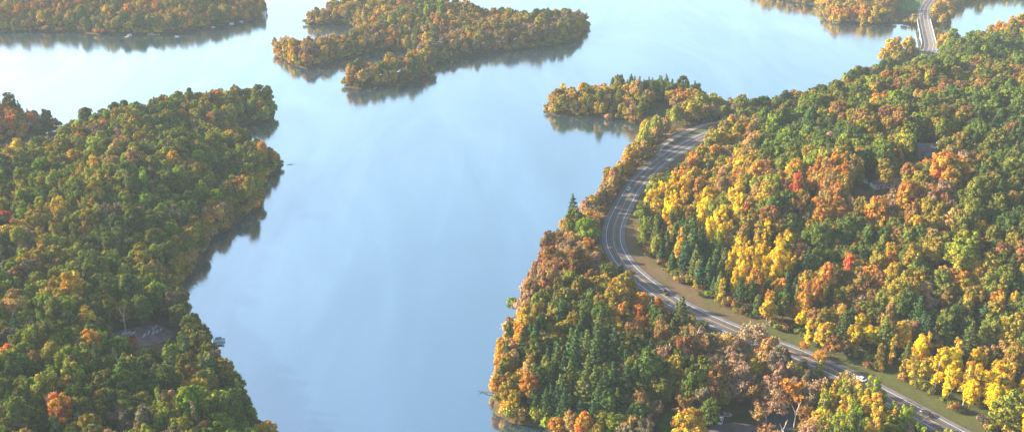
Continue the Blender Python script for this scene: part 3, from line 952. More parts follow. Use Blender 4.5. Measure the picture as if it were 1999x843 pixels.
# (name, outline in the photo of where the crowns show, kinds, colours)
ZONES = [
    ('up_left', [(0, 250), (560, 130), (600, 360), (300, 330), (0, 330)], {'broadleaf': 9, 'whitepine': .6, 'bare': .6}, upper_left),
    ('spit', [(-400, 200), (118, 200), (112, 262), (-400, 300)], {'broadleaf': 6, 'whitepine': 1, 'bare': 2}, {'rust brown': 3, 'orange': 3, 'red': .5, 'olive green': 2, 'grey brown': 1}),
    ('left_tan_shore', [(330, 540), (345, 470), (400, 410), (470, 350), (510, 370), (500, 410), (420, 460), (375, 520), (350, 560)], {'broadleaf': 8, 'bare': 1}, {'tan': 2, 'orange': 1.2, 'olive gold': 3, 'olive green': 2}),
    ('left_lime', [(165, 335), (240, 325), (245, 365), (170, 370)], {'aspen': 5, 'broadleaf': 2}, {'yellow green': 3, 'golden yellow': 2}),
    ('left_yellow', [(60, 400), (200, 395), (200, 440), (150, 520), (90, 560), (60, 440)], {'aspen': 2, 'broadleaf': 5}, {'golden yellow': 3, 'yellow green': 3, 'olive gold': 2, 'olive green': 2}),
    ('island', [(500, -30), (1170, -30), (1170, 180), (500, 180)], {'broadleaf': 7, 'bare': 2, 'aspen': 1}, warm),
    ('island_back', [(690, -30), (1160, -30), (1160, 60), (1050, 45), (900, 30), (700, 14)], {'broadleaf': 8, 'bare': 1}, {'olive green': 3, 'olive gold': 2, 'deep green': 1, 'orange': 1, 'bright green': .6, 'rust brown': 1}),
    ('island_right', [(930, 50), (1160, 20), (1160, 95), (930, 100)], {'broadleaf': 5, 'bare': 3}, {'grey brown': 3, 'olive gold': 3, 'olive green': 2, 'rust brown': 1}),
    ('far_left', [(-900, -150), (520, -150), (520, 70), (-900, 75)], {'broadleaf': 8, 'aspen': 1, 'bare': 1}, {'rust brown': 2.5, 'olive gold': 3, 'orange': 2.6, 'olive green': 3, 'tan': 1, 'golden yellow': 1.2, 'deep green': 1}),
    ('far_right', [(1300, -200), (2600, -200), (2600, 60), (1860, 60), (1800, 60), (1500, 60)], {'broadleaf': 6, 'bare': 2, 'aspen': 1}, {'golden yellow': 3, 'tan': 2.5, 'orange': 1.5, 'olive gold': 2, 'deep green': 1.2}),
    ('point', [(1050, 140), (1450, 140), (1450, 250), (1250, 260), (1050, 240)], {'broadleaf': 8, 'bare': 1.5}, {'golden yellow': 2, 'tan': 2.5, 'olive gold': 3, 'orange': 1.2, 'olive green': 1.5}),
    ('point_dark', [(1200, 140), (1380, 145), (1385, 188), (1200, 175)], {'broadleaf': 5, 'whitepine': 4}, {'deep green': 3, 'dark green': 2, 'olive green': 2, 'tan': 1}),
    ('lake_strip', [(1150, 400), (1215, 260), (1260, 245), (1440, 180), (1460, 200), (1440, 240), (1290, 290), (1210, 390)], {'broadleaf': 7, 'bare': 2, 'shrub': 1}, {'golden yellow': 2, 'yellow green': 2.2, 'tan': 2.2, 'orange': .8, 'olive gold': 2}),
    ('lake_tan', [(985, 620), (1000, 520), (1060, 420), (1150, 370), (1210, 330), (1215, 380), (1195, 440), (1210, 520), (1140, 560), (1020, 640)], {'broadleaf': 6, 'bare': 4}, {'tan': 4, 'pinkish brown': 3, 'orange': 1.6, 'rust brown': 1.2, 'golden yellow': .8, 'olive green': .9}),
    ('lake_mid', [(1020, 620), (1120, 545), (1290, 555), (1360, 620), (1320, 680), (1200, 680), (1010, 680)], {'broadleaf': 9, 'whitepine': .5}, {'olive gold': 3.4, 'golden yellow': 1.3, 'olive green': 3, 'deep green': 2, 'orange': 1.1}),
    ('lake_rim', [(940, 800), (950, 690), (1000, 620), (1080, 640), (1060, 700), (1020, 830), (960, 830)], {'broadleaf': 8, 'whitepine': 1.5}, {'golden yellow': 2.6, 'olive gold': 3, 'tan': 1.5, 'olive green': 1.5, 'orange': .8}),
    ('pines_low', [(1040, 800), (1050, 680), (1100, 645), (1200, 640), (1240, 700), (1230, 800), (1130, 820)], {'whitepine': 6, 'broadleaf': 2.5, 'bare': .4}, {'deep green': 3, 'olive green': 2, 'dark green': 2, 'olive gold': 1}),
    ('dark_low', [(1220, 860), (1230, 700), (1200, 650), (1330, 600), (1500, 680), (1500, 860)], {'broadleaf': 7, 'whitepine': 1.2, 'bare': 2}, darkg),
    ('bare_low', [(1340, 640), (1480, 630), (1620, 690), (1560, 760), (1480, 780), (1380, 720)], {'bare': 7, 'broadleaf': 3}, {'pinkish brown': 4, 'tan': 2, 'olive green': 2, 'grey brown': 2}),
    ('bare_low2', [(1440, 740), (1590, 730), (1620, 860), (1440, 860)], {'bare': 7, 'broadleaf': 2}, {'pinkish brown': 4, 'grey brown': 2, 'olive gold': 1, 'orange': 1}),
    ('lime_low', [(1600, 765), (1650, 745), (1780, 770), (1840, 850), (1850, 900), (1600, 900)], {'aspen': 6, 'broadleaf': 2, 'bare': .6}, {'yellow green': 4, 'golden yellow': 2.5, 'bright green': 1.2, 'olive gold': 1}),
    ('r_main', [(1290, 420), (1280, 330), (1400, 220), (2100, 120), (2300, 1000), (1990, 860), (1620, 640), (1440, 560), (1400, 470)], {'broadleaf': 9, 'bare': .5, 'whitepine': .35}, mixed),
    ('r_top', [(1430, 220), (1590, 150), (1800, 90), (2200, 20), (2300, 330), (1900, 300), (1560, 300)], {'broadleaf': 9, 'bare': .3}, {'deep green': 2.5, 'dark green': 2, 'olive green': 3.6, 'olive gold': 2.2, 'rust brown': .9, 'bright green': 1.1, 'orange': .4, 'yellow green': .6}),
    ('r_orange', [(1340, 290), (1440, 235), (1560, 260), (1600, 330), (1560, 400), (1400, 400), (1290, 370)], {'broadleaf': 9}, orangey),
    ('r_yellowgreen', [(1270, 350), (1340, 290), (1350, 320), (1300, 380)], {'broadleaf': 9}, {'yellow green': 3, 'golden yellow': 1.5, 'olive gold': 2}),
    ('r_yellow1', [(1268, 385), (1290, 350), (1340, 362), (1350, 395), (1325, 432), (1285, 430)], {'broadleaf': 3, 'aspen': 5}, {'bright yellow': 5, 'golden yellow': 2}),
    ('r_yellow2', [(1340, 385), (1440, 385), (1440, 415), (1375, 430)], {'broadleaf': 4, 'aspen': 4}, {'yellow green': 2, 'bright yellow': 2, 'golden yellow': 2}),
    ('r_deep', [(1480, 225), (1570, 225), (1580, 345), (1480, 330)], {'broadleaf': 9}, {'deep green': 3, 'bright green': 2, 'olive green': 2, 'dark green': 2, 'rust brown': .6}),
    ('r_orangetall', [(1580, 325), (1670, 315), (1660, 420), (1600, 425)], {'aspen': 5, 'bare': 2, 'broadleaf': 2}, {'orange': 5, 'tan': 2, 'rust brown': 1}),
    ('r_pink', [(1640, 370), (1880, 300), (1900, 440), (1660, 430)], {'broadleaf': 7, 'bare': 2}, {'orange': 2, 'tan': 2, 'olive gold': 3, 'olive green': 2, 'rust brown': 1.5, 'pinkish brown': 1}),
    ('r_dark', [(1880, 260), (2200, 220), (2300, 700), (1960, 560), (1920, 420)], {'broadleaf': 8, 'whitepine': .6}, {'dark green': 3, 'deep green': 3, 'olive green': 3, 'olive gold': 1.5, 'rust brown': .8}),
    ('r_mid', [(1600, 430), (1900, 430), (2000, 600), (1800, 640), (1600, 560)], {'broadleaf': 9, 'bare': .5}, {'olive gold': 4, 'olive green': 3, 'rust brown': 1.2, 'tan': 1, 'orange': 1, 'golden yellow': .8, 'deep green': 1}),
    ('pinebelt', [(1245, 405), (1262, 392), (1300, 430), (1372, 440), (1380, 475), (1430, 490), (1425, 520), (1400, 560), (1345, 550), (1290, 495), (1255, 445)], {'fir': 10, 'broadleaf': 1.0, 'aspen': .4}, {'olive green': 1, 'golden yellow': 1, 'yellow green': 1}),
    ('pinebelt2', [(1240, 410), (1246, 392), (1340, 306), (1348, 318), (1268, 396)], {'fir': 6, 'broadleaf': 2}, {'bright green': 1, 'yellow green': 1}),
    ('pine3', [(1480, 560), (1540, 540), (1570, 575), (1560, 625), (1500, 600)], {'fir': 5, 'whitepine': 2, 'broadleaf': 1}, {'deep green': 1}),
    ('aspens1', [(1362, 416), (1418, 416), (1428, 462), (1404, 482), (1364, 462)], {'aspen': 10}, {'bright yellow': 3, 'yellow green': 1.4}),
    ('aspens2', [(1408, 556), (1425, 512), (1455, 470), (1500, 465), (1556, 492), (1548, 538), (1490, 560), (1440, 578), (1405, 572)], {'aspen': 10}, {'bright yellow': 6, 'golden yellow': .6}),
    ('r_edge', [(1420, 565), (1500, 590), (1600, 640), (1720, 700), (1860, 770), (2060, 870), (2060, 800), (1860, 690), (1700, 620), (1560, 570), (1470, 545)], {'broadleaf': 5, 'aspen': 3, 'shrub': 1.5, 'whitepine': .5}, {'golden yellow': 3, 'orange': 2, 'bright yellow': 1, 'olive gold': 2, 'rust brown': 1, 'deep green': .8}),
    ('r_gold', [(1780, 680), (1860, 660), (2060, 760), (2060, 880), (1960, 840), (1860, 780)], {'aspen': 3, 'broadleaf': 5}, {'bright yellow': 3, 'golden yellow': 4}),
    ('r_pinelow', [(1680, 610), (1900, 600), (1990, 680), (1900, 690), (1780, 660)], {'whitepine': 3, 'broadleaf': 5, 'bare': 1}, {'olive green': 3, 'deep green': 2, 'tan': 1, 'orange': .7}),
    ('lime_spot', [(1840, 465), (1905, 455), (1915, 520), (1850, 525)], {'broadleaf': 1}, {'yellow green': 3, 'bright green': 1}),
]
DEFAULT = ('rest', None, {'broadleaf': 10, 'bare': .25, 'whitepine': .3, 'aspen': .5}, green_mix)
# spots kept clear of trees: outline where neither trunk foot nor crown may show
CLEAR = [
    [(196, 658), (228, 640), (322, 622), (346, 640), (318, 664), (270, 668)],
    [(1268, 234), (1266, 212), (1280, 202), (1300, 204), (1300, 226), (1290, 236)],
    [(1762, 322), (1772, 300), (1790, 286), (1832, 280), (1832, 318), (1790, 326)],
    [(1674, 344), (1714, 346), (1718, 372), (1696, 376), (1676, 356)],
    [(1738, 352), (1756, 352), (1756, 368), (1738, 368)],
    [(1500, 800), (1530, 792), (1550, 806), (1548, 830), (1505, 835)],
    [(1372, 843), (1374, 806), (1400, 798), (1420, 812), (1475, 826), (1480, 860), (1380, 870)],
    [(1285, 850), (1292, 802), (1330, 796), (1330, 850)],
    [(1752, 22), (1756, -20), (1806, -20), (1812, 0), (1798, 26), (1776, 28)],
    [(1795, 105), (1785, 25), (1800, 0), (1830, -30), (1840, -10), (1818, 20), (1832, 108)],
    [(1286, 300), (1286, 276), (1330, 250), (1400, 236), (1400, 262), (1340, 290), (1300, 310)],
    [(998, 612), (1036, 612), (1036, 632), (998, 632)],
    [(412, 655), (455, 650), (460, 676), (415, 680)],
]
ROADVIS = [[(1172, 470), (1182, 400), (1210, 366), (1260, 322), (1300, 296), (1345, 270), (1385, 255), (1390, 268), (1340, 300), (1278, 352), (1232, 410), (1226, 470), (1262, 520), (1340, 582),
            (1440, 640), (1530, 672), (1620, 708), (1730, 742), (1830, 798), (1930, 850), (1930, 880), (1880, 880), (1826, 840), (1776, 806), (1712, 770), (1650, 738), (1540, 702), (1455, 664), (1380, 628), (1290, 592), (1235, 556), (1190, 512)]]
trees = []   # dict per tree


def pick(d):
    t = rnd.random() * sum(d.values())
    for k, w in d.items():
        t -= w
        if t <= 0:
            return k
    return k


ORDER = ['blue green', 'pine green', 'dark green', 'deep green', 'light pine green', 'bright green', 'olive green', 'yellow green', 'bright yellow', 'olive gold', 'golden yellow', 'tan', 'orange', 'rust brown', 'pinkish brown', 'grey brown', 'red']


def drift(d, c, w):
    # colours change gradually from stand to stand, with some trees of their own mind
    ks = sorted(d, key=ORDER.index)
    r = c + rnd.uniform(-w, w) if rnd.random() < .85 else rnd.random()
    r = min(max(r, 0.0), 0.9999) * sum(d.values())
    for k in ks:
        r -= d[k]
        if r <= 0:
            return k
    return ks[-1]


def zone_of(u, v):
    z = DEFAULT
    for zn in ZONES:
        if inside(np.array(u), np.array(v), zn[1]):
            z = zn
    return z


def zones_of(u, v):
    zi = np.full(len(u), -1)
    for k_, zn in enumerate(ZONES):
        zi[inside(u, v, zn[1])] = k_
    return [DEFAULT if k_ < 0 else ZONES[k_] for k_ in zi]


def add_tree(x, y, z, kind, col, s=1.0, sz=None, label=None, proto=None, named=False):
    idx = rnd.choice(IDX[kind]) if proto is None else proto
    t = PAL[col]
    j = rnd.uniform(0.86, 1.16)
    tint = tuple(min(0.95, c * j * rnd.uniform(0.93, 1.07)) for c in t)
    k2 = {'fir': 'pine', 'whitepine': 'pine'}.get(kind, kind)
    trees.append(dict(x=x, y=y, z=z, kind=k2, sub=kind, col=col, s=s, sz=sz if sz else s * rnd.uniform(0.98, 1.3), rot=rnd.uniform(0, 6.28), idx=idx, tint=tint, label=label, named=named or label is not None))


HT = {'broadleaf': 11, 'aspen': 11, 'fir': 11, 'whitepine': 12, 'bare': 9, 'shrub': 2}
# named trees: (crown centre u, v, kind, colour, scale, label)
NAMED = [
    (1147, 444, 'broadleaf', 'bright green', 1.12, 'bright green round tree at the road edge on the inside of the lake side bend'),
    (1118, 398, 'whitepine', 'pine green', 0.6, 'lone dark pine rising above the lake shore beside the tan trees'),
    (1112, 545, 'broadleaf', 'yellow green', 0.95, 'yellow green tree surrounded by tan trees between the lake and the bend'),
    (1212, 528, 'fir', 'light pine green', 0.6, 'small light green conifer at the road edge below the bend'),
    (1330, 618, 'whitepine', 'light pine green', 1.0, 'sunlit pale green pine beside the road below the dark pickup truck'),
    (1085, 660, 'broadleaf', 'orange', .8, 'orange tree standing just above the dark pines near the lake'),
    (1141, 822, 'broadleaf', 'orange', .85, 'vivid orange tree at the lower edge of the wooded right bank'),
    (1088, 826, 'broadleaf', 'orange', .6, 'small orange tree beside the vivid orange one at the lower shore'),
    (1232, 830, 'broadleaf', 'tan', .8, 'tan orange tree at the lower edge between the vivid orange tree and the lawn'),
    (1348, 824, 'broadleaf', 'golden yellow', 1.1, 'large golden tree standing on the dark lawn beside the parking lot'),
    (1388, 796, 'broadleaf', 'deep green', .8, 'green tree behind the white trailer at the parking lot'),
    (1165, 690, 'whitepine', 'pine green', 1.0, 'tall green pine with star shaped branches among the lower pines'),
    (1120, 700, 'whitepine', 'pine green', 1.05, 'dense dark pine left of the star shaped pine'),
    (1140, 760, 'whitepine', 'light pine green', 1.0, 'yellowish sunlit pine among the dark lower pines'),
    (1250, 780, 'broadleaf', 'rust brown', .9, 'rust coloured round tree right of the dark lower pines'),
    (1470, 662, 'bare', 'pinkish brown', 1.2, 'wide pinkish brown bare tree leaning over the straight road'),
    (1415, 665, 'bare', 'tan', 1.15, 'tan half bare tree beside the straight road, uphill of the pinkish one'),
    (1600, 700, 'bare', 'orange', 0.6, 'thin orange bare tree reaching over the road edge line'),
    (1569, 678, 'bare', 'orange', 0.45, 'small orange bare tree beside the far edge of the straight road'),
    (1650, 745, 'bare', 'tan', 1.0, 'tan bare tree partly hiding the white sedan'),
    (1470, 715, 'broadleaf', 'golden yellow', .8, 'golden tree among pinkish bare trees below the straight road'),
    (1600, 730, 'whitepine', 'yellow green', .7, 'yellow green feathery tree at the road below the thin orange tree'),
    (1478, 743, 'shrub', 'red', 1.2, 'small bright red shrub among bare trees'),
    (1518, 780, 'bare', 'pinkish brown', 1.0, 'pink brown tall tree above the blue court'),
    (1545, 775, 'bare', 'orange', 1.0, 'orange pink tall tree above the blue court'),
    (1553, 363, 'aspen', 'red', 1.0, 'tall vivid red tree on the hillside, largest of the red ones'),
    (1521, 348, 'aspen', 'red', .8, 'small red tree uphill beside the largest red one'),
    (1563, 400, 'aspen', 'red', .8, 'small red tree just below the largest red one'),
    (1457, 410, 'aspen', 'red', .8, 'small red tree nearest the yellow trees above the bend'),
    (1376, 392, 'aspen', 'red', .7, 'tiny red crown among the yellow trees at the bend'),
    (1652, 525, 'aspen', 'red', .9, 'deep red tree in the middle of the orange hillside'),
    (1590, 575, 'aspen', 'orange', .95, 'orange red tree right of the big yellow aspen clump'),
    (1775, 226, 'broadleaf', 'red', .55, 'small red tree among green ones near the crest of the hill'),
    (1872, 495, 'broadleaf', 'yellow green', 1.25, 'large lime green tree high on the right hillside'),
    (1810, 325, 'bare', 'orange', 1.0, 'orange tree standing in front of the dark roofed house'),
    (1845, 372, 'broadleaf', 'pinkish brown', .9, 'pinkish round tree below the dark roofed house'),
    (1860, 425, 'broadleaf', 'tan', .9, 'pink tan tree above the large lime green tree'),
    (1740, 495, 'broadleaf', 'golden yellow', .8, 'golden orange tree in the middle of the right hillside'),
    (1580, 640, 'aspen', 'bright yellow', .75, 'yellow tree at the verge opposite the small orange roadside tree'),
    (1500, 600, 'broadleaf', 'golden yellow', .8, 'golden tree at the verge below the yellow aspen clump'),
    (1610, 650, 'broadleaf', 'golden yellow', .85, 'golden tree with orange neighbour along the verge'),
    (1630, 668, 'broadleaf', 'rust brown', .7, 'rust orange tree at the verge right of the golden one'),
    (1835, 705, 'aspen', 'bright yellow', 1.15, 'tallest bright yellow tree near the lower verge'),
    (1855, 730, 'aspen', 'bright yellow', 1.0, 'bright yellow tree right of the tallest one by the verge'),
    (1890, 740, 'aspen', 'golden yellow', 1.05, 'golden upright tree between the two big yellow groups at the verge'),
    (1945, 775, 'broadleaf', 'bright yellow', .9, 'bright yellow round tree near the lower right corner'),
    (1975, 790, 'broadleaf', 'yellow green', 1.1, 'large yellow green tree in the lower right corner'),
    (1893, 665, 'whitepine', 'light pine green', .9, 'pale feathery pine with open tiers on the right slope'),
    (1662, 640, 'fir', 'blue green', .8, 'dark narrow conifer at the verge among golden trees'),
    (12, 430, 'broadleaf', 'red', .9, 'red orange tree at the edge of the left bank forest'),
    (12, 452, 'broadleaf', 'orange', .9, 'orange tree just below the red one on the left bank'),
    (105, 585, 'broadleaf', 'golden yellow', .6, 'small golden tree in the left bank forest'),
    (155, 710, 'broadleaf', 'orange', .75, 'orange tree amid dark green ones on the near left bank'),
    (68, 700, 'broadleaf', 'rust brown', .9, 'rust brown round tree left of the small orange one'),
    (12, 690, 'broadleaf', 'orange', .9, 'tall orange tree over a pale trunk at the edge of the left bank'),
    (120, 800, 'broadleaf', 'orange', 1.0, 'large golden orange crown on the lowest part of the left bank'),
    (330, 780, 'broadleaf', 'tan', 1.0, 'tan orange crown right of the golden orange one on the left bank'),
    (310, 745, 'broadleaf', 'yellow green', .7, 'yellow green tree on the lit ridge of the near left bank'),
    (362, 775, 'shrub', 'red', 1.0, 'tiny red shrub between green crowns of the left bank'),
    (430, 825, 'broadleaf', 'bright green', 1.0, 'brightest green tree on the near left bank'),
    (195, 668, 'broadleaf', 'bright green', .75, 'bright green tree just left of the boat lot'),
    (228, 670, 'broadleaf', 'bright green', .8, 'bright green tree in front of the boat lot'),
    (250, 668, 'broadleaf', 'rust brown', .7, 'rust brown tree in front of the boat lot'),
    (130, 658, 'broadleaf', 'bright green', .6, 'small bright green tree in the shaded hollow left of the boat lot'),
    (105, 678, 'broadleaf', 'yellow green', .75, 'yellow green tree in the shaded hollow'),
    (205, 590, 'broadleaf', 'olive gold', .95, 'tall olive gold tree left of the white snag'),
    (275, 600, 'broadleaf', 'deep green', .95, 'tall green tree behind the boat lot right of the white snag'),
    (1745, 92, 'broadleaf', 'golden yellow', 1.4, 'wide golden willow at the near end of the bridge, lake side'),
    (1775, 82, 'broadleaf', 'golden yellow', 1.2, 'golden willow touching the near end of the bridge'),
    (1725, 108, 'broadleaf', 'golden yellow', 0.9, 'golden tree just below the wide willow'),
    (1845, 80, 'bare', 'orange', 1.0, 'orange thin tree at the near end of the bridge, inlet side'),
    (1850, 68, 'whitepine', 'pine green', .6, 'dark green tree beyond the orange one near the bridge'),
    (1830, 18, 'broadleaf', 'golden yellow', 1.2, 'golden tree beside the road just beyond the bridge'),
    (1842, 35, 'broadleaf', 'golden yellow', .9, 'golden tree at the far end of the bridge above the inlet'),
    (1683, 40, 'aspen', 'golden yellow', .6, 'narrow golden tree standing at the water of the far right shore'),
    (999, 580, 'shrub', 'bright green', 1.6, 'bright green bush leaning over the water near the wooden dock'),
    (1196, 165, 'fir', 'blue green', .8, 'dark narrow conifer standing up in the middle of the point'),
    (1232, 158, 'fir', 'pine green', .8, 'dark conifer with pointed top on the point'),
    (90, 235, 'fir', 'blue green', .8, 'narrow dark conifer at the tip of the left spit'),
]
for u, v, kind, col, s, lab in NAMED:
    x, y, z = G(u, v, HT[kind] * s)
    pr = None
    if kind == 'aspen' and s < 0.9:
        pr = IDX['aspen'][0]
    add_tree(x, y, max(z, 0.1) - (1.2 if u == 999 else 0), kind, col, s, s, lab, proto=pr)
    trees[-1]['hint'] = (u, v)

tick('# scattered trees on')
# scattered trees on a jittered grid
SP = 5.6
xs = np.arange(-560, 880, SP)
ys = np.arange(190, 1600, SP * 0.87)
cand = []
for j, yy in enumerate(ys):
    for xx in xs:
        cand.append((xx + (j % 2) * SP / 2 + nr.uniform(-1.9, 1.9), yy + nr.uniform(-1.9, 1.9)))
n_c = len(cand)
for yy in np.arange(280, 620, 4.6):
    for xx in np.arange(-330, 420, 4.8):
        cand.append((xx + nr.uniform(-1.5, 1.5), yy + nr.uniform(-1.5, 1.5)))
cand = np.array(cand)
fine = np.arange(len(cand)) >= n_c
cz, csd, crd, crs = samp(ZZ, cand[:, 0], cand[:, 1]), samp(SD, cand[:, 0], cand[:, 1]), samp(RD, cand[:, 0], cand[:, 1]), samp(RS, cand[:, 0], cand[:, 1])
pu, pv, pz = proj(cand[:, 0], cand[:, 1], cz + 9)
gu, gv, _ = proj(cand[:, 0], cand[:, 1], cz)
ok = (csd > 0.6) & (cz > 0.15) & (pu > -260) & (pu < 2180) & (pv < 1010) & (pv > -150)
yv = cand[:, 1]
vr = np.interp(yv, [300, 340, 440, 500, 545, 600, 660], [14.5, 14.5, 17.5, 13.5, 10, 8.5, 8.5])
# which side of the road
right = crs < 0
vr = np.where(yv > 670, 8.5, vr)
ok &= np.where(right, crd > vr, crd > np.where(yv > 520, 8.6, 10.0))
pd, _, _ = seg_dist(cand[:, 0], cand[:, 1], PATHW[::2], False)
ok &= pd > 5.5
for poly in CLEAR:
    ok &= ~inside(gu, gv, poly) & ~inside(pu, pv, poly)
for hh_, du_, dv_ in ((13, 0, 0), (11, -1, 0), (11, 1, 0), (8, 0, 0), (8, -1, 0), (8, 1, 0), (4, 0, 0)):
    a_, b_, c_ = proj(cand[:, 0], cand[:, 1], cz + hh_)
    ok &= ~inside(a_ + du_ * 4.2 * F / c_ * .7, b_, ROADVIS[0])
    for poly in CLEAR:
        ok &= ~inside(a_ + du_ * 3.2 * F / c_, b_, poly)
DENSE = ('aspens1', 'aspens2', 'r_yellow1', 'left_lime', 'lime_low', 'pinebelt', 'r_orangetall')
inz = np.zeros(len(cand), bool)
for zn in ZONES:
    m_ = inside(pu, pv, zn[1])
    inz = np.where(m_, zn[0] in DENSE, inz)
ok &= ~(fine & ~inz)
ok &= ~(~fine & inz)
nm_xy = np.array([(t['x'], t['y']) for t in trees])
for t in trees:
    rr_ = {'broadleaf': 4.9, 'aspen': 3.4, 'fir': 3.4, 'whitepine': 4.2, 'bare': 4.5, 'shrub': 1.6}[t['sub']] * t['s']
    ok &= np.hypot(cand[:, 0] - t['x'], cand[:, 1] - t['y']) > rr_
cand, cz, csd, pu, pv, crd, gu, gv = [a[ok] for a in (cand, cz, csd, pu, pv, crd, gu, gv)]
ZL = zones_of(pu, pv)
for i in range(len(cand)):
    zn = ZL[i]
    dz_ = zn[0] in DENSE
    kind = pick(zn[2])
    nz = float(vnoise(np.array(cand[i, 0] / 30), np.array(cand[i, 1] / 30), 9)) * .6 + float(vnoise(np.array(cand[i, 0] / 11), np.array(cand[i, 1] / 11), 8)) * .4
    col = drift(zn[3], (nz - .5) * 1.5 + .5, 0.42)
    # patches of like colour
    if kind in ('fir', 'whitepine'):
        col = pick({'pine green': 4, 'blue green': 1, 'light pine green': 3.2})
    if kind == 'bare':
        col = pick({'pinkish brown': 3, 'tan': 2, 'grey brown': 2, 'rust brown': 1}) if col not in ('orange', 'tan') else col
    s = rnd.uniform(0.52, 0.83)
    if kind == 'broadleaf' and rnd.random() < 0.14: s *= 1.3
    if csd[i] < 5: s *= 0.85
    if dz_: s = rnd.uniform(0.66, 0.92)
    if zn[0] == 'pinebelt': s = rnd.uniform(0.5, 1.02)
    if cand[i, 1] > 700: s *= 0.95
    if kind == 'shrub': s *= 1.3
    add_tree(cand[i, 0], cand[i, 1], cz[i] - 0.1, kind, col, s)
# understorey shrubs along shores and the road edges
sx_ = nr.uniform(-560, 880, 170000); sy_ = nr.uniform(230, 1300, 170000)
s_sd, s_rd, s_rs, s_z = samp(SD, sx_, sy_), samp(RD, sx_, sy_), samp(RS, sx_, sy_), samp(ZZ, sx_, sy_)
su, sv, szc = proj(sx_, sy_, s_z + 2)
vr2 = np.interp(sy_, [300, 340, 440, 500, 545, 600, 660], [14.5, 14.5, 17.5, 13.5, 10, 8.5, 8.5]) - 2.5
near_shore = (s_sd > 0.1) & (s_sd < 5.5)
near_road = np.where(s_rs < 0, (s_rd > vr2) & (s_rd < vr2 + 5), (s_rd > 8) & (s_rd < 11)) & (s_sd > 0.5)
k_ = (near_shore | near_road) & (s_rd > np.where(s_rs < 0, vr2, 7.8)) & (su > -60) & (su < 2060) & (sv > -20) & (sv < 900) & (s_z > 0.05)
k_ &= ~(near_road & ~near_shore & (nr.random(170000) > 0.6))
k_ &= ~(near_shore & (nr.random(170000) > np.where(sy_ > 650, 0.55, 0.9)))
for poly in CLEAR + ROADVIS:
    k_ &= ~inside(su, sv, poly)
s_sdk = s_sd[k_]
sx_, sy_, s_z, su, sv = [a[k_] for a in (sx_, sy_, s_z, su, sv)]
ZL = zones_of(su, sv)
for i in range(len(sx_)):
    cl = pick(ZL[i][3])
    if rnd.random() < .35: cl = rnd.choice(['olive green', 'rust brown', 'olive gold', 'grey brown'])
    add_tree(sx_[i], sy_[i], s_z[i], 'shrub', cl, rnd.uniform(0.9, 2.1) if s_sdk[i] < 6 else rnd.uniform(.7, 1.5))
tick('# screen size, choose')
# screen size, choose individuals
for t in trees:
    hgt = {'broadleaf': 11, 'aspen': 12, 'pine': 12, 'bare': 9, 'shrub': 1.5}[t['kind']] * t['sz']
    u, v, zc = proj(t['x'], t['y'], t['z'] + hgt)
    rad = {'broadleaf': 5.2, 'aspen': 3.2, 'pine': 3.6, 'bare': 4.5, 'shrub': 1.9}[t['kind']] * t['s']
    t['u'], t['v'], t['px'] = float(u), float(v), float(F / zc * rad)
    t['inframe'] = (-6 < u < 2005) and (-6 < v < 849)
QUOTA = {'broadleaf': 285, 'aspen': 170, 'pine': 200, 'bare': 130, 'shrub': 45}
indiv = []
for kd, q in QUOTA.items():
    L_ = [t for t in trees if t['kind'] == kd and t['inframe']]
    L_.sort(key=lambda t: (-int(t['named']), -t['px']))
    indiv += L_[:q]
ids = set(id(t) for t in indiv)
rest = [t for t in trees if id(t) not in ids]
print('TREES', len(trees), 'individual', len(indiv), {k_: sum(1 for t in trees if t['kind'] == k_ and t['inframe']) for k_ in QUOTA})

KNAME = {'broadleaf': ('broadleaf_tree', 'broadleaf tree', 'broadleaf'), 'aspen': ('aspen_tree', 'aspen tree', 'aspen'), 'pine': ('pine_tree', 'pine tree', 'pine'),
         'bare': ('bare_tree', 'bare tree', 'sparse tree'), 'shrub': ('shrub', 'shrub', 'shrub')}
LM = [('the dark pickup truck on the highway', 1303, 573), ('the small white car on the bend', 1229, 371), ('the white sedan on the straight road', 1679, 738), ('the dark sedan near the lower corner', 1820, 808),
      ('the wooden dock on the right bank', 1015, 622), ('the boat lot in the left bank clearing', 285, 655), ('the pontoon boat on the left bank', 432, 664), ('the dark roofed house on the hill', 1812, 300),
      ('the pale house below the hill house', 1706, 358), ('the golden tree on the dark lawn', 1348, 824), ('the blue court among bare trees', 1525, 815), ('the lower left corner of the photo', 0, 843),
      ('the lower right corner of the photo', 1999, 843), ('the vivid red tree on the hillside', 1553, 363), ('the lime green tree on the right hillside', 1872, 495), ('the tall white snag on the left bank', 235, 612),
      ('the red orange tree of the left bank', 12, 430), ('the vivid orange tree at the lower shore', 1141, 822), ('the lone shore pine above the bend', 1118, 398), ('the bright green tree beside the bend', 1147, 444),
      ('the tallest bright yellow tree near the verge', 1835, 705), ('the golden willow beside the bridge', 1745, 92), ('the brightest green tree of the left bank', 430, 825), ('the tip of the wooded point', 1062, 215),
      ('the left bank tip in the lake', 560, 315), ('the middle of the right edge of the photo', 1999, 600), ('the middle of the left edge of the photo', 0, 560), ('the dark conifer among golden verge trees', 1662, 640),
      ('the green bush over the water', 992, 578), ('the deep red tree amid the orange hillside', 1652, 525), ('the pale feathery pine on the right slope', 1893, 665), ('the tall yellow aspen clump', 1485, 515)]
ones = ['', 'first', 'second', 'third', 'fourth', 'fifth', 'sixth', 'seventh', 'eighth', 'ninth', 'tenth', 'eleventh', 'twelfth', 'thirteenth', 'fourteenth', 'fifteenth', 'sixteenth', 'seventeenth', 'eighteenth', 'nineteenth']
tens = {2: ('twentieth', 'twenty'), 3: ('thirtieth', 'thirty'), 4: ('fortieth', 'forty'), 5: ('fiftieth', 'fifty'), 6: ('sixtieth', 'sixty'), 7: ('seventieth', 'seventy'), 8: ('eightieth', 'eighty'), 9: ('ninetieth', 'ninety')}


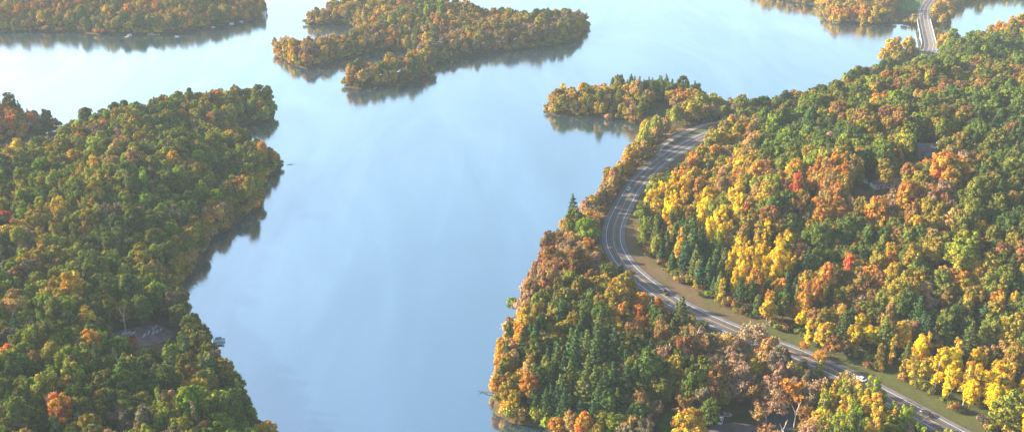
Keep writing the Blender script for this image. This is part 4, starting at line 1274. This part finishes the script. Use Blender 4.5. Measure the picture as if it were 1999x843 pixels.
def ordinal(n):
    if n < 20: return ones[n]
    t_, o_ = divmod(n, 10)
    if t_ > 9: return 'hundred and ' + ordinal(n - 100)
    return tens[t_][0] if o_ == 0 else tens[t_][1] + '-' + ones[o_]


groups = {}
for t in trees:
    if t['inframe'] and not t['named']:
        groups.setdefault((t['kind'], t['col']), []).append(t)
for key, L_ in groups.items():
    arr = np.array([(t['u'], t['v']) for t in L_])
    ranks = []
    for nm_, lu, lv in LM:
        d = np.hypot(arr[:, 0] - lu, arr[:, 1] - lv)
        rk = np.empty(len(L_), int); rk[np.argsort(d)] = np.arange(1, len(L_) + 1)
        ranks.append(rk)
    ranks = np.array(ranks)
    for i, t in enumerate(L_):
        k_ = int(np.argmin(ranks[:, i])); n_ = int(ranks[k_, i])
        o_ = '' if n_ == 1 else ordinal(n_) + ' '
        t['auto'] = f"{ {'pine green': 'dark green', 'light pine green': 'light green'}.get(key[1], key[1]) } {KNAME[key[0]][2]}, {o_}nearest {LM[k_][0]}"
GN = {'broadleaf': 'round crowned broadleaf trees of the forest', 'aspen': 'narrow aspens in autumn colour', 'pine': 'pines and firs among the forest', 'bare': 'half bare thin crowned trees', 'shrub': 'low shrubs at the shore and road'}
for t in indiv:
    kn = KNAME[t['kind']]
    root = empty(kn[0], (t['x'], t['y'], t['z']), t['rot'])
    root.scale = (t['s'], t['s'], t['sz'])
    tag(root, t['label'] or t['auto'], kn[1], GN[t['kind']])
    _, cm, tm, _ = PROTO[t['idx']]
    c = bpy.data.objects.new('crown', cm); c.parent = root; c['tint'] = [float(q) for q in t['tint']]; COL.objects.link(c)
    r_ = bpy.data.objects.new('trunk', tm); r_.parent = root; COL.objects.link(r_)


# the uncountable rest: geometry nodes on a point cloud of tree spots
def forest_object(name, L_, label):
    me = bpy.data.meshes.new(name)
    me.from_pydata([(t['x'], t['y'], t['z']) for t in L_], [], [])
    n = len(L_)
    a = me.attributes.new('idx', 'INT', 'POINT'); a.data.foreach_set('value', [t['idx'] for t in L_])
    a = me.attributes.new('rot', 'FLOAT_VECTOR', 'POINT'); a.data.foreach_set('vector', [q for t in L_ for q in (0, 0, t['rot'])])
    a = me.attributes.new('scl', 'FLOAT_VECTOR', 'POINT'); a.data.foreach_set('vector', [q for t in L_ for q in (t['s'], t['s'], t['sz'])])
    a = me.attributes.new('tint', 'FLOAT_COLOR', 'POINT'); a.data.foreach_set('color', [q for t in L_ for q in (*t['tint'], 1.0)])
    o = bpy.data.objects.new(name, me); COL.objects.link(o)
    tag(o, label, kind='stuff')
    md = o.modifiers.new('trees', 'NODES'); md.node_group = tree_nodes()
    return o


_tn = []


def tree_nodes():
    if _tn: return _tn[0]
    ng = bpy.data.node_groups.new('tree_scatter', 'GeometryNodeTree')
    ng.interface.new_socket('Geometry', in_out='INPUT', socket_type='NodeSocketGeometry')
    ng.interface.new_socket('Geometry', in_out='OUTPUT', socket_type='NodeSocketGeometry')
    gi, go = ng.nodes.new('NodeGroupInput'), ng.nodes.new('NodeGroupOutput')
    join = ng.nodes.new('GeometryNodeJoinGeometry')
    # join puts the first link last, so link in reverse
    srcs = []
    for p_ in PROTO:
        oi = ng.nodes.new('GeometryNodeObjectInfo'); oi.inputs['Object'].default_value = p_[3]
        oi.inputs['As Instance'].default_value = False
        g2 = ng.nodes.new('GeometryNodeGeometryToInstance')
        ng.links.new(oi.outputs['Geometry'], g2.inputs[0]); srcs.append(g2)
    for g2 in reversed(srcs):
        ng.links.new(g2.outputs[0], join.inputs[0])
    iop = ng.nodes.new('GeometryNodeInstanceOnPoints')
    m2p = ng.nodes.new('GeometryNodeMeshToPoints')
    ng.links.new(gi.outputs[0], m2p.inputs['Mesh'])
    ng.links.new(m2p.outputs[0], iop.inputs['Points']); ng.links.new(join.outputs[0], iop.inputs['Instance'])
    iop.inputs['Pick Instance'].default_value = True

    def na(nm_, dt):
        q = ng.nodes.new('GeometryNodeInputNamedAttribute'); q.data_type = dt; q.inputs['Name'].default_value = nm_
        return q.outputs['Attribute']
    ng.links.new(na('idx', 'INT'), iop.inputs['Instance Index'])
    e2r = ng.nodes.new('FunctionNodeEulerToRotation'); ng.links.new(na('rot', 'FLOAT_VECTOR'), e2r.inputs[0])
    ng.links.new(e2r.outputs[0], iop.inputs['Rotation'])
    ng.links.new(na('scl', 'FLOAT_VECTOR'), iop.inputs['Scale'])
    ng.links.new(iop.outputs[0], go.inputs[0])
    _tn.append(ng)
    return ng


isl, fl, frr, near = [], [], [], []
for t in rest:
    p_ = (np.array(t['x']), np.array(t['y']))
    if inside(*p_, LANDW['island']): isl.append(t)
    elif inside(*p_, LANDW['far_left']): fl.append(t)
    elif inside(*p_, LANDW['far_right']): frr.append(t)
    else: near.append(t)
forest_object('forest', near, 'dense mixed autumn forest filling both banks behind the nearest trees')
forest_object('island_wood', isl, 'orange and olive wood covering the forked island')
forest_object('far_shore_wood', fl, 'hazy orange brown wood on the upper left shore')
forest_object('far_shore_wood', frr, 'golden wood on the shore beyond the bridge')


tick('------------------------ snags')
# ------------------------------------------------------------------ snags and fallen trees
def snag(u, v, h, label, lean=(0, 0), fork=True, ground_uv=True, fallen=None):
    x, y, z = G(u, v)
    root = empty('dead_tree', (x, y, z), rnd.uniform(-.3, .3))
    tag(root, label, 'dead tree', 'pale leafless dead trees')
    b = MB()
    if fallen:
        dx, dy = fallen
        b.tube([(0, 0, 0.6), (dx * .5, dy * .5, 0.9), (dx, dy, -0.1)], [0.25, .18, .06], 6)
        for k in range(7):
            t = rnd.uniform(.35, .95)
            a = rnd.uniform(-1.2, 1.2) + math.atan2(dy, dx)
            b.tube([(dx * t, dy * t, .7 * (1 - t)), (dx * t + math.cos(a) * 2.2, dy * t + math.sin(a) * 2.2, rnd.uniform(.3, 1.6))], [.08, .02], 4)
        b.build('trunk', M['bark'], root)
        return root
    lx, ly = lean
    b.tube([(0, 0, -1), (lx * .3, ly * .3, h * .35), (lx * .6, ly * .6, h * .65)], [.24, .19, .15], 6)
    b.build('trunk', M['deadwood'], root)
    for k, (a, e_, l_) in enumerate(((0.1, 1.25, .42), (2.9, 1.1, .36), (4.4, .9, .22), (1.6, .8, .18))):
        l2 = MB()
        z0 = h * (.62 - .06 * k)
        d = (math.cos(a) * math.cos(e_), math.sin(a) * math.cos(e_), math.sin(e_))
        c0 = (lx * .58, ly * .58, z0)
        m_ = tuple(c0[i] + d[i] * h * l_ * .5 for i in range(3))
        e2 = tuple(c0[i] + d[i] * h * l_ for i in range(3))
        l2.tube([c0, m_, e2], [.14, .1, .04], 5)
        l2.tube([m_, (m_[0] + d[0] * .8, m_[1] + .6, m_[2] + h * .12)], [.07, .03], 4)
        l2.build('limb', M['deadwood'], root)
    return root


def above(u, v, h):
    """ground pixel of a tree whose top shows at (u,v)"""
    x, y, z = G(u, v, h)
    a, b_, _ = proj(x, y, z)
    return float(a), float(b_)


for u, v, h, lab in [(236, 592, 14, 'tall white forked snag standing behind the boat lot'), (1357, 634, 16, 'white forked snag below the highway among dark trees'), (1500, 796, 9, 'leaning pale snag left of the blue court'),
                     (1556, 785, 11, 'white topped snag right of the blue court'), (1532, 820, 10, 'white snag in front of the blue court'), (1625, 828, 9, 'thin white snag near the lower edge of the photo'),
                     (362, 790, 11, 'forked white snag beside the tiny red shrub on the left bank'), (454, 372, 10, 'pale branched snag on the slope above the left shore'), (1976, 674, 11, 'grey snag near the right edge of the photo'),
                     (4, 806, 10, 'white snag in the lower left corner'), (1282, 226, 10, 'bleached snag at the head of the small bay'), (665, 150, 7, 'bare snag at the tip of the island peninsula'), (1061, 196, 7, 'grey snag at the tip of the wooded point')]:
    a, b_ = above(u, v, h)
    snag(a, b_, h, lab, (rnd.uniform(-.8, .8), rnd.uniform(-.6, .6)))
snag(966, 770, 5, 'dark fallen tree reaching into the water below the golden rim', fallen=(-6, 1.5))
snag(506, 400, 5, 'grey fallen tree at the waterline of the left bank', fallen=(4, -3))
snag(560, 322, 5, 'fallen tree off the left bank tip', fallen=(5, 1))
snag(1000, 816, 5, 'low fallen log in the shaded water at the lower shore', fallen=(-5, -4))


# ------------------------------------------------------------------ vehicles (x forward)
def wheel_set(root, L_, Wd, wr, xf, xr):
    for x in (xf, xr):
        for s in (-1, 1):
            b = MB()
            pr = [(0, .0), (0, .0)]
            b.tube([(x, s * (Wd / 2 - .22), wr), (x, s * (Wd / 2 - .01), wr)], [wr, wr], 14)
            w = b.build('wheel', M['rubber'], root)
            r = MB(); r.tube([(x, s * (Wd / 2 - .02), wr), (x, s * (Wd / 2 + .015), wr)], [wr * .6, wr * .55], 12)
            r.build('rim', M['rim'], w)


def section(x, zb, zt, w, tw, r=.08):
    hw, ht = w / 2, tw / 2
    return [(x, -hw * .94, zb), (x, -hw, zb + r * 1.5), (x, -hw, zb + (zt - zb) * .62), (x, -ht, zt - r * .4), (x, -ht * .9, zt),
            (x, ht * .9, zt), (x, ht, zt - r * .4), (x, hw, zb + (zt - zb) * .62), (x, hw, zb + r * 1.5), (x, hw * .94, zb)]


def car(u, v, label, kind='sedan', paint='white', rev=False, z=ROADZ, heading=None, lane=None):
    x, y, _ = P(u, v, z)
    i = int(np.argmin(np.hypot(ROADW[:, 0] - x, ROADW[:, 1] - y)))
    if heading is None:
        t = ROADW[min(i + 1, len(ROADW) - 1)] - ROADW[max(i - 1, 0)]
        heading = math.atan2(t[1], t[0]) + (math.pi if rev else 0)
    if lane is not None:
        T = ROADW[min(i + 1, len(ROADW) - 1)] - ROADW[max(i - 1, 0)]; T /= np.linalg.norm(T)
        nn = np.array([T[1], -T[0]])
        x, y = ROADW[i] + nn * lane
    root = empty({'sedan': 'sedan_car', 'suv': 'suv_car', 'pickup': 'pickup_truck'}[kind], (x, y, z + .03), heading)
    tag(root, label, {'sedan': 'car', 'suv': 'car', 'pickup': 'pickup truck'}[kind], 'vehicles driving on the highway')
    if kind == 'sedan':
        L_, Wd, wr = 4.7, 1.85, .34
        body = [(-2.35, .45, .82, .82, .9), (-2.2, .3, .98, .98, .92), (-1.5, .25, 1.02, 1, .9), (-.4, .25, .98, 1, .92), (.8, .25, .97, 1, .92), (1.5, .25, .90, 1, .88), (2.15, .28, .76, .96, .84), (2.35, .4, .62, .85, .78)]
        cab = [(-1.75, .95, .99, .8, .72), (-1.05, .95, 1.42, .86, .68), (-.1, .95, 1.46, .88, .68), (.45, .95, 1.40, .87, .66), (1.2, .92, .96, .84, .74)]
        xf, xr = 1.42, -1.38
    elif kind == 'suv':
        L_, Wd, wr = 4.8, 1.95, .38
        body = [(-2.4, .5, 1.05, .85, .9), (-2.3, .35, 1.12, .98, .92), (-1, .32, 1.1, 1, .92), (.9, .32, 1.1, 1, .92), (1.6, .32, 1.04, 1, .88), (2.2, .35, .92, .96, .84), (2.4, .5, .8, .85, .8)]
        cab = [(-2.25, 1.08, 1.12, .84, .8), (-2.0, 1.08, 1.66, .86, .72), (-.3, 1.08, 1.72, .88, .74), (.5, 1.08, 1.68, .88, .72), (1.25, 1.04, 1.1, .84, .76)]
        xf, xr = 1.45, -1.42
    else:
        L_, Wd, wr = 5.7, 2.02, .42
        body = [(-2.85, .6, 1.0, .9, .96), (-2.8, .45, 1.12, 1, .97), (-.75, .42, 1.14, 1, .96), (1.4, .42, 1.14, 1, .94), (2.0, .42, 1.10, 1, .9), (2.65, .45, 1.02, .98, .88), (2.85, .55, .85, .92, .86)]
        cab = [(-.75, 1.1, 1.14, .86, .8), (-.6, 1.1, 1.82, .88, .74), (.4, 1.1, 1.88, .9, .75), (.95, 1.1, 1.8, .9, .73), (1.65, 1.1, 1.14, .86, .78)]
        xf, xr = 1.85, -1.75
    b = MB(); b.loft([section(x_, zb, zt, Wd * w_, Wd * t_) for x_, zb, zt, w_, t_ in body])
    b.build('body', M[paint], root, smooth=False)
    b = MB(); b.loft([section(x_, zb, zt, Wd * w_, Wd * t_) for x_, zb, zt, w_, t_ in cab])
    win = b.build('windows', M['glass'], root)
    zt = max(c[2] for c in cab)
    xs_ = [c[0] for c in cab if c[2] > zt - .1]
    b = MB(); b.box(((xs_[0] + xs_[-1]) / 2, 0, zt - .0), (xs_[-1] - xs_[0] + .1, Wd * .66, .05), taper=.94)
    b.build('roof', M[paint], root)
    if kind == 'pickup':
        b = MB(); b.box((-1.75, 0, 1.155), (1.8, Wd * .80, .03)); b.build('cargo_bed', M['rubber'], root)
        b = MB()
        for s in (-1, 1): b.box((-1.75, s * Wd * .44, 1.22), (1.9, .12, .16))
        b.box((-2.72, 0, 1.22), (.1, Wd * .8, .16)); b.build('bed_rails', M[paint], root)
    wheel_set(root, L_, Wd, wr, xf, xr)
    for s in (-1, 1):
        b = MB(); b.box((body[-2][0] + .1, s * Wd * .33, body[-2][2] - .14), (.2, .36, .14)); b.build('headlight', M['lampglass'], root)
        b = MB(); b.box((body[0][0] + .02, s * Wd * .37, body[1][2] - .18), (.12, .26, .18)); b.build('taillight', M['redglass'], root)
    if kind == 'pickup':
        b = MB(); b.box((2.2, 0, 1.115), (1.1, Wd * .8, .03), taper=.96); b.build('hood_glare', M['silver'], root)  # glare on the dark hood, painted as a pale silver sheet
    return root


car(1303, 573, 'dark pickup truck with a pale gleaming hood heading up the bend', 'pickup', 'black', lane=1.85)
car(1229, 371, 'small white car coming down the lake side lane of the bend', 'sedan', 'white', rev=True, lane=-1.9)
car(1681, 739, 'white sedan half hidden behind a tan tree on the straight road', 'sedan', 'white', lane=1.9)
car(1821, 809, 'dark sedan in the far lane near the lower right corner', 'sedan', 'black', lane=1.9)
car(1481, 659, 'dark car mostly hidden behind bare trees at the straight road', 'suv', 'darkblue', lane=1.9)
car(1800, 29, 'silver car arriving at the far end of the bridge', 'suv', 'silver', rev=True, lane=-1.9)

# ------------------------------------------------------------------ bridge
bl = ROADW[iA:iB + 1]
b0, b1 = bl[0], bl[-1]
mid = (b0 + b1) / 2
br = empty('bridge', (mid[0], mid[1], 0), 0)
tag(br, 'concrete road bridge with pale railings crossing the narrows', 'bridge')
T = np.gradient(bl, axis=0); T /= np.linalg.norm(T, axis=1, keepdims=True)
Nn = np.stack([T[:, 1], -T[:, 0]], 1)


def solid_strip(name, o0, o1, zb, zt, mat, parent):
    b = MB()
    secs = []
    for i in range(len(bl)):
        p0 = bl[i] + Nn[i] * o0 - mid; p1 = bl[i] + Nn[i] * o1 - mid
        secs.append([(p0[0], p0[1], zb), (p1[0], p1[1], zb), (p1[0], p1[1], zt), (p0[0], p0[1], zt)])
    b.loft(secs)
    return b.build(name, mat, parent)


solid_strip('deck', -6.6, 6.6, ROADZ - 1.1, ROADZ + 0.0, M['brgdeck'], br)
solid_strip('traffic_lane', -3.6, -0.5, ROADZ + 0.001, ROADZ + 0.02, M['lane'], br)
for s in (-1, 1):
    rl = solid_strip('railing', s * 6.25, s * 6.6, ROADZ + 0.002, ROADZ + 0.95, M['railing'], br)
    solid_strip('edge_line', s * 3.7, s * 3.88, ROADZ + 0.021, ROADZ + 0.03, M['line'], br)
    top = MB()
    for i in range(0, len(bl), 2):
        p0 = bl[i] + Nn[i] * s * 6.42 - mid
        top.box((p0[0], p0[1], ROADZ + 1.1), (.14, .14, .32))
    top.build('rail_posts', M['steel'], rl)
for k in (0.3, 0.62, .9):
    i = int(len(bl) * k)
    for s in (-1, 0, 1):
        b = MB(); p0 = bl[i] + Nn[i] * s * 4.4 - mid
        b.tube([(p0[0], p0[1], -4), (p0[0], p0[1], ROADZ - 1.9)], [.6, .6], 10)
        pier = b.build('pier', M['concrete'], br)
    b = MB(); p0 = bl[i] - mid; b.box((p0[0], p0[1], ROADZ - 1.5), (12.4, 1.3, .8), math.atan2(Nn[i][1], Nn[i][0])); b.build('pier_cap', M['concrete'], br)


# ------------------------------------------------------------------ poles and signs
def pole(u, v, h, label, arm=True, top='lamp', z=None):
    x, y, zz = G(u, v)
    root = empty({'lamp': 'street_lamp', 'sign': 'road_sign', 'none': 'utility_pole'}[top], (x, y, zz), rnd.uniform(0, 3))
    tag(root, label, {'lamp': 'street lamp', 'sign': 'road sign', 'none': 'utility pole'}[top])
    b = MB(); b.tube([(0, 0, -.5), (0, 0, h)], [.11, .07], 8); b.build('pole', M['steel'], root)
    if top == 'lamp':
        b = MB(); b.tube([(0, 0, h - .1), (.8, 0, h + .3), (1.8, 0, h + .35)], [.06, .05, .05], 6); b.build('arm', M['steel'], root)
        b = MB(); b.box((2.0, 0, h + .33), (.9, .35, .18), taper=.8); b.build('lamp_head', M['white'], root)
    elif top == 'sign':
        b = MB(); b.box((0, .12, h - .5), (1.3, .06, 1.0)); b.build('sign_panel', M['signgreen'], root)
    else:
        b = MB(); b.box((0, 0, h - .6), (2.2, .12, .14)); b.build('crossarm', M['bark'], root)
    return root


pole(1256, 488, 6, 'thin pale roadside pole on the verge inside the bend', top='none')
pole(1473, 661, 5.0, 'small white roadside lamp above the bare trees', top='lamp')
pole(1779, 48, 9, 'pale lamp pole left of the far bridge end', top='lamp')
pole(1796, 12, 9, 'thin pole on the green beyond the bridge', top='none')
pole(1816, 33, 4, 'green road sign at the right edge of the far bridge end', top='sign')


# ------------------------------------------------------------------ houses
def gable(root, w, d, h, rh, ox=0, oy=0, roofm='shingle', wallm='siding', axis=0, wall=True, chim=False):
    """box with gable roof, ridge along x when axis=0"""
    if wall:
        b = MB(); b.box((ox, oy, h / 2 - .5), (w, d, h + 1)); wl = b.build('wall', M[wallm], root)
    e = .5
    b = MB()
    if axis == 0:
        X0, X1, Y0, Y1 = ox - w / 2 - e, ox + w / 2 + e, oy - d / 2 - e, oy + d / 2 + e
        vs = [(X0, Y0, h), (X1, Y0, h), (X1, Y1, h), (X0, Y1, h), (X0, oy, h + rh), (X1, oy, h + rh)]
        fs = [(0, 1, 5, 4), (2, 3, 4, 5), (0, 4, 3), (1, 2, 5), (0, 3, 2, 1)]
    else:
        X0, X1, Y0, Y1 = ox - w / 2 - e, ox + w / 2 + e, oy - d / 2 - e, oy + d / 2 + e
        vs = [(X0, Y0, h), (X1, Y0, h), (X1, Y1, h), (X0, Y1, h), (ox, Y0, h + rh), (ox, Y1, h + rh)]
        fs = [(0, 4, 5, 3), (1, 2, 5, 4), (0, 1, 4), (2, 3, 5), (0, 3, 2, 1)]
    b.add([(x_, y_, z_ + .02) for x_, y_, z_ in vs], fs)
    r = b.build('roof', M[roofm], root)
    b = MB(); b.box((ox, Y0 + .35, h - .12), (w + .8, .1, .22)); b.build('fascia', M['white'], r)
    if chim:
        b = MB(); b.box((ox + w * .25, oy, h + rh), (.9, .9, 1.6)); b.build('chimney', M['concrete'], r)
    if wall:
        for k in range(int(w // 3)):
            xx = ox - w / 2 + 1.5 + k * 3
            b = MB(); b.box((xx, oy - d / 2 - .03, h * .55), (1.2, .1, 1.1)); wd = b.build('window', M['white'], root)
            b = MB(); b.box((xx, oy - d / 2 - .07, h * .55), (.95, .06, .85)); b.build('pane', M['glass'], wd)
    return r


def at_house(u, v, rz, name, label):
    x, y, z = G(u, v)
    r = empty(name, (x, y, z), rz); tag(r, label, 'house'); return r


h1 = at_house(1816, 312, -.1, 'house', 'large house with dark shingle roofs in a clearing on the hill')
gable(h1, 14, 9, 5.5, 2.6, 0, 4, chim=True, wallm='tansiding')
gable(h1, 7, 9, 4.2, 2.4, -1.5, -4.5, axis=1, wallm='tansiding')
gable(h1, 5, 6, 4.8, 2.0, 4.5, -3, axis=1, wallm='tansiding')
b = MB(); b.box((-1.5, -9.1, 1.0), (1.1, .12, 2.1)); b.build('door', M['darkblue'], h1)
h2 = at_house(1713, 366, .3, 'house', 'small pale walled house with dark roof below the hill house')
gable(h2, 8, 6, 3.4, 2.0, 0, 0); h2.scale = (.8, .8, .8)
b = MB(); b.box((0.4, -3.1, 1.0), (1.0, .12, 2.0)); b.build('door', M['darkblue'], h2)
h3 = at_house(1746, 366, -.2, 'house', 'small house with reddish brown roof half hidden by orange trees')
gable(h3, 9, 6, 3.2, 2.0, 0, 0, roofm='redroof')
h4 = at_house(1972, 100, .2, 'house', 'tiny pale roofed house near the crest at the right edge')
gable(h4, 7, 6, 12, 1.6, 0, 0, roofm='siding')
h5 = at_house(1058, 712, .4, 'cottage', 'small blue grey cottage roof hidden among shore pines')
gable(h5, 6, 5, 3, 1.6, 0, 0, roofm='greycover')
h6 = at_house(1702, 30, .1, 'cottage', 'tiny white cottage in the wood left of the bridge')
gable(h6, 6, 5, 3, 1.6, 0, 0, roofm='siding')

# trailer and cars at the lower lot
x, y, z = G(1381, 823)
tr = empty('trailer', (x, y, z + .1), .45); tag(tr, 'white camper trailer with blue stripe beside the large golden tree', 'trailer')
b = MB(); b.loft([section(-3.2, .5, 2.4, 2.2, 2.1), section(-3.0, .4, 2.7, 2.3, 2.15), section(3.0, .4, 2.7, 2.3, 2.15), section(3.2, .6, 2.3, 2.2, 2.0)]); b.build('body', M['white'], tr)
b = MB(); b.box((0, -1.17, 1.2), (6.1, .05, .5)); b.build('stripe', M['cover'], tr)
b = MB(); b.box((-.5, -1.2, 1.9), (1.6, .06, .6)); b.build('window', M['glass'], tr)
for s in (-1, 1):
    b = MB(); b.tube([(0, s * .95, .35), (0, s * 1.17, .35)], [.35, .35], 12); b.build('wheel', M['rubber'], tr)
c = car(1416, 812, 'silver parked car behind the white trailer under the trees', 'sedan', 'silver', z=G(1416, 812)[2] + .1, heading=.2)
c['group'] = 'vehicles parked at the lower lot'
c = car(1406, 823, 'white parked car between the trailer and the trees', 'sedan', 'white', z=G(1406, 823)[2] + .1, heading=1.2)
c['group'] = 'vehicles parked at the lower lot'


# ------------------------------------------------------------------ docks and boats
def dock(u, v, ln, wd, rz, label, z=.55):
    x, y, _ = P(u, v, z)
    r = empty('dock', (x, y, 0), rz); tag(r, label, 'dock', 'docks along the shores')
    b = MB()
    k = int(ln / .6)
    for i in range(k):
        b.box((-ln / 2 + (i + .5) * ln / k, 0, z), (ln / k - .06, wd, .08))
    b.build('deck', M['timber'], r)
    for i in range(3):
        for s in (-1, 1):
            p_ = MB(); p_.tube([(-ln / 2 + .5 + i * (ln - 1) / 2, s * wd * .52, -3), (-ln / 2 + .5 + i * (ln - 1) / 2, s * wd * .52, z + .5)], [.1, .1], 6)
            p_.build('post', M['timber'], r)
    return r


def boat(u, v, label, rz=0, kind='pontoon', z=0.0, onland=False, group='boats kept along the shores', s=1.0):
    if onland:
        x, y, z = G(u, v); z += .25
    else:
        x, y, _ = P(u, v, z)
    r = empty('pontoon_boat' if kind == 'pontoon' else 'covered_boat', (x, y, z), rz); r.scale = (s, s, s)
    tag(r, label, 'boat', group)
    if kind == 'pontoon':
        for q in (-1, 1):
            b = MB(); b.tube([(-3.2, q * .9, .1), (2.6, q * .9, .1), (3.3, q * .9, .35)], [.3, .3, .1], 8); b.build('pontoon', M['silver'], r)
        b = MB(); b.box((0, 0, .5), (6.2, 2.5, .15)); b.build('deck', M['hull'], r)
        b = MB()
        for q in (-1, 1): b.box((0, q * 1.2, .9), (6.0, .06, .6))
        for q in (-1, 1): b.box((q * 3.0, 0, .9), (.06, 2.3, .6))
        b.build('fence', M['hull'], r)
        b = MB()
        b.loft([[(-1.9, -1.2, 2.2), (-1.9, 0, 2.5), (-1.9, 1.2, 2.2), (-1.9, 1.2, 2.1), (-1.9, -1.2, 2.1)], [(1.4, -1.2, 2.2), (1.4, 0, 2.5), (1.4, 1.2, 2.2), (1.4, 1.2, 2.1), (1.4, -1.2, 2.1)]])
        cn = b.build('canopy', M['cover'], r)
        b = MB()
        for a_ in (-1.8, 1.3):
            for q in (-1, 1): b.tube([(a_, q * 1.15, 1.1), (a_, q * 1.15, 2.15)], [.04, .04], 5)
        b.build('canopy_frame', M['steel'], cn)
    else:
        secs = []
        for x_, w_, k_ in ((-2.6, .9, .25), (-1, 1.05, .1), (1, .95, .1), (2.2, .5, .3), (2.9, .06, .6)):
            secs.append([(x_, -w_ * .35, k_ - .3), (x_, -w_, .55), (x_, -w_, .75), (x_, w_, .75), (x_, w_, .55), (x_, w_ * .35, k_ - .3)])
        b = MB(); b.loft(secs); b.build('hull', M['hull'], r)
        secs = []
        for x_, w_, t_ in ((-2.62, .92, .95), (-1, 1.08, 1.25), (.6, 1.0, 1.35), (2.2, .52, 1.0), (2.92, .08, .85)):
            secs.append([(x_, -w_, .74), (x_, -w_ * .5, t_), (x_, w_ * .5, t_), (x_, w_, .74)])
        b = MB(); b.loft(secs); b.build('boat_cover', M['greycover'], r)
    return r


dock(1015, 623, 9, 1.6, .05, 'grey wooden dock at the water of the right bank')
dock(424, 671, 6, 1.2, .1, 'pale dock beside the pontoon boat on the left bank')
boat(428, 666, 'blue canopied pontoon boat moored at the left bank', .25, 'pontoon', s=.8)
for i, (u, v, rz, lab) in enumerate([(243, 652, .1, 'pale covered boat at the left end of the boat lot row'), (251, 652, .15, 'covered boat second in the row at the left of the lot'), (260, 652, .1, 'covered boat third in the row at the left of the lot'),
                                     (282, 656, .5, 'covered boat in the middle of the boat lot'), (291, 650, .6, 'pale covered boat right of the lot middle'), (300, 651, .4, 'brightest covered boat at the right side of the lot'),
                                     (307, 648, .7, 'covered boat near the right end of the lot'), (299, 643, .9, 'upper covered boat behind the right row'), (305, 639, .6, 'small covered boat against the wood behind the lot'), (315, 645, .6, 'covered boat at the far right corner of the lot')]):
    boat(u, v, lab, rz + 1.1, 'covered', onland=True, group='covered boats stored in the clearing', s=.55)
for u, v, rz, kd, lab in [(58, 55, .1, 'covered', 'tiny pale boat on the upper left shore, first from the photo edge'), (127, 53, .1, 'pontoon', 'long pale boat moored in the shaded cove of the upper left shore'), (197, 52, .2, 'covered', 'small boat by a red spot on the upper left shore'),
                          (253, 64, .9, 'pontoon', 'bright white boat at the waterline, upper left shore'), (271, 57, .1, 'pontoon', 'pale boat pulled up behind the bright white one'), (294, 62, .3, 'pontoon', 'white boat at the long dock of the upper left shore'),
                          (323, 56, .1, 'pontoon', 'white boat right of the long dock'), (346, 67, .2, 'covered', 'small white boat at the water before the golden tree'), (452, 42, .1, 'pontoon', 'white boat near the far end of the upper left shore'),
                          (471, 38, .1, 'covered', 'small white boat close to the upper left headland'), (416, 49, .1, 'covered', 'tiny boat in the shade of the upper left shore')]:
    u2, v2 = u, v + 5
    boat(u2, v2, lab, rz, kd, s=.7)
dock(300, 68, 12, 2, .2, 'long dock under the white boat of the upper left shore')
dock(250, 71, 8, 2, 1.2, 'short dock by the bright white boat')
h7 = at_house(1958, 60, 0, 'house', 'x') if False else None
h8 = at_house(204, 50, 0, 'cottage', 'small purple grey cottage on the upper left shore')
gable(h8, 7, 6, 4, 2.2, 0, 0)
h9 = at_house(514, 30, 0, 'cottage', 'tiny white cottage at the upper left headland')
gable(h9, 5, 5, 3, 1.4, 0, 0, roofm='siding')

tick('------------------------- haze')
# ------------------------------------------------------------------ haze
hm = bpy.data.materials.new('haze')
hm.use_nodes = True
nt = hm.node_tree
for n_ in list(nt.nodes): nt.nodes.remove(n_)
out = nt.nodes.new('ShaderNodeOutputMaterial')
pvn = nt.nodes.new('ShaderNodeVolumePrincipled')
pvn.inputs['Color'].default_value = (0.68, 0.86, 1.0, 1)
pvn.inputs['Density'].default_value = 0.00010
pvn.inputs['Anisotropy'].default_value = 0.0
nt.links.new(pvn.outputs[0], out.inputs['Volume'])
b = MB(); b.box((0, 2200, 115.5), (7600, 6200, 247))
hzo = b.build('haze', hm); tag(hzo, 'thin pale haze over the lake', kind='stuff')

# ------------------------------------------------------------------ light, sky, camera
SUN_AZ = R(-76)      # from straight ahead, negative to the left
SUN_EL = R(22)
world = bpy.data.worlds.new('World'); SC.world = world
world.use_nodes = True
nt = world.node_tree
bg = nt.nodes.get('Background') or nt.nodes.new('ShaderNodeBackground')
sky = nt.nodes.new('ShaderNodeTexSky'); sky.sky_type = 'NISHITA'; sky.sun_disc = False
sky.sun_elevation = SUN_EL; sky.sun_rotation = SUN_AZ
sky.air_density = 1.0; sky.dust_density = 1.6; sky.ozone_density = 1.0
nt.links.new(sky.outputs[0], bg.inputs[0]); bg.inputs[1].default_value = 0.09
sd_ = bpy.data.lights.new('sun', 'SUN'); sd_.energy = 5.0; sd_.angle = R(0.6); sd_.color = (1.0, 0.81, 0.57)
so = bpy.data.objects.new('sun', sd_); COL.objects.link(so)
dv = Vector((math.sin(SUN_AZ) * math.cos(SUN_EL), math.cos(SUN_AZ) * math.cos(SUN_EL), math.sin(SUN_EL)))
so.rotation_euler = dv.to_track_quat('Z', 'Y').to_euler()

cd = bpy.data.cameras.new('camera'); cd.sensor_width = 36; cd.lens = F / W0 * 36; cd.clip_start = 1; cd.clip_end = 20000
co = bpy.data.objects.new('camera', cd); COL.objects.link(co)
co.location = (0, 0, CAMH); co.rotation_euler = (R(90) - PITCH, 0, 0)
SC.camera = co
vs_ = SC.view_settings
vs_.view_transform = 'Standard'; vs_.look = 'None'; vs_.exposure = 1.93; vs_.gamma = 1
SC.cycles.max_bounces = 5; SC.cycles.diffuse_bounces = 2; SC.cycles.glossy_bounces = 3; SC.cycles.transmission_bounces = 2; SC.cycles.volume_bounces = 0
SC.cycles.sample_clamp_indirect = 4
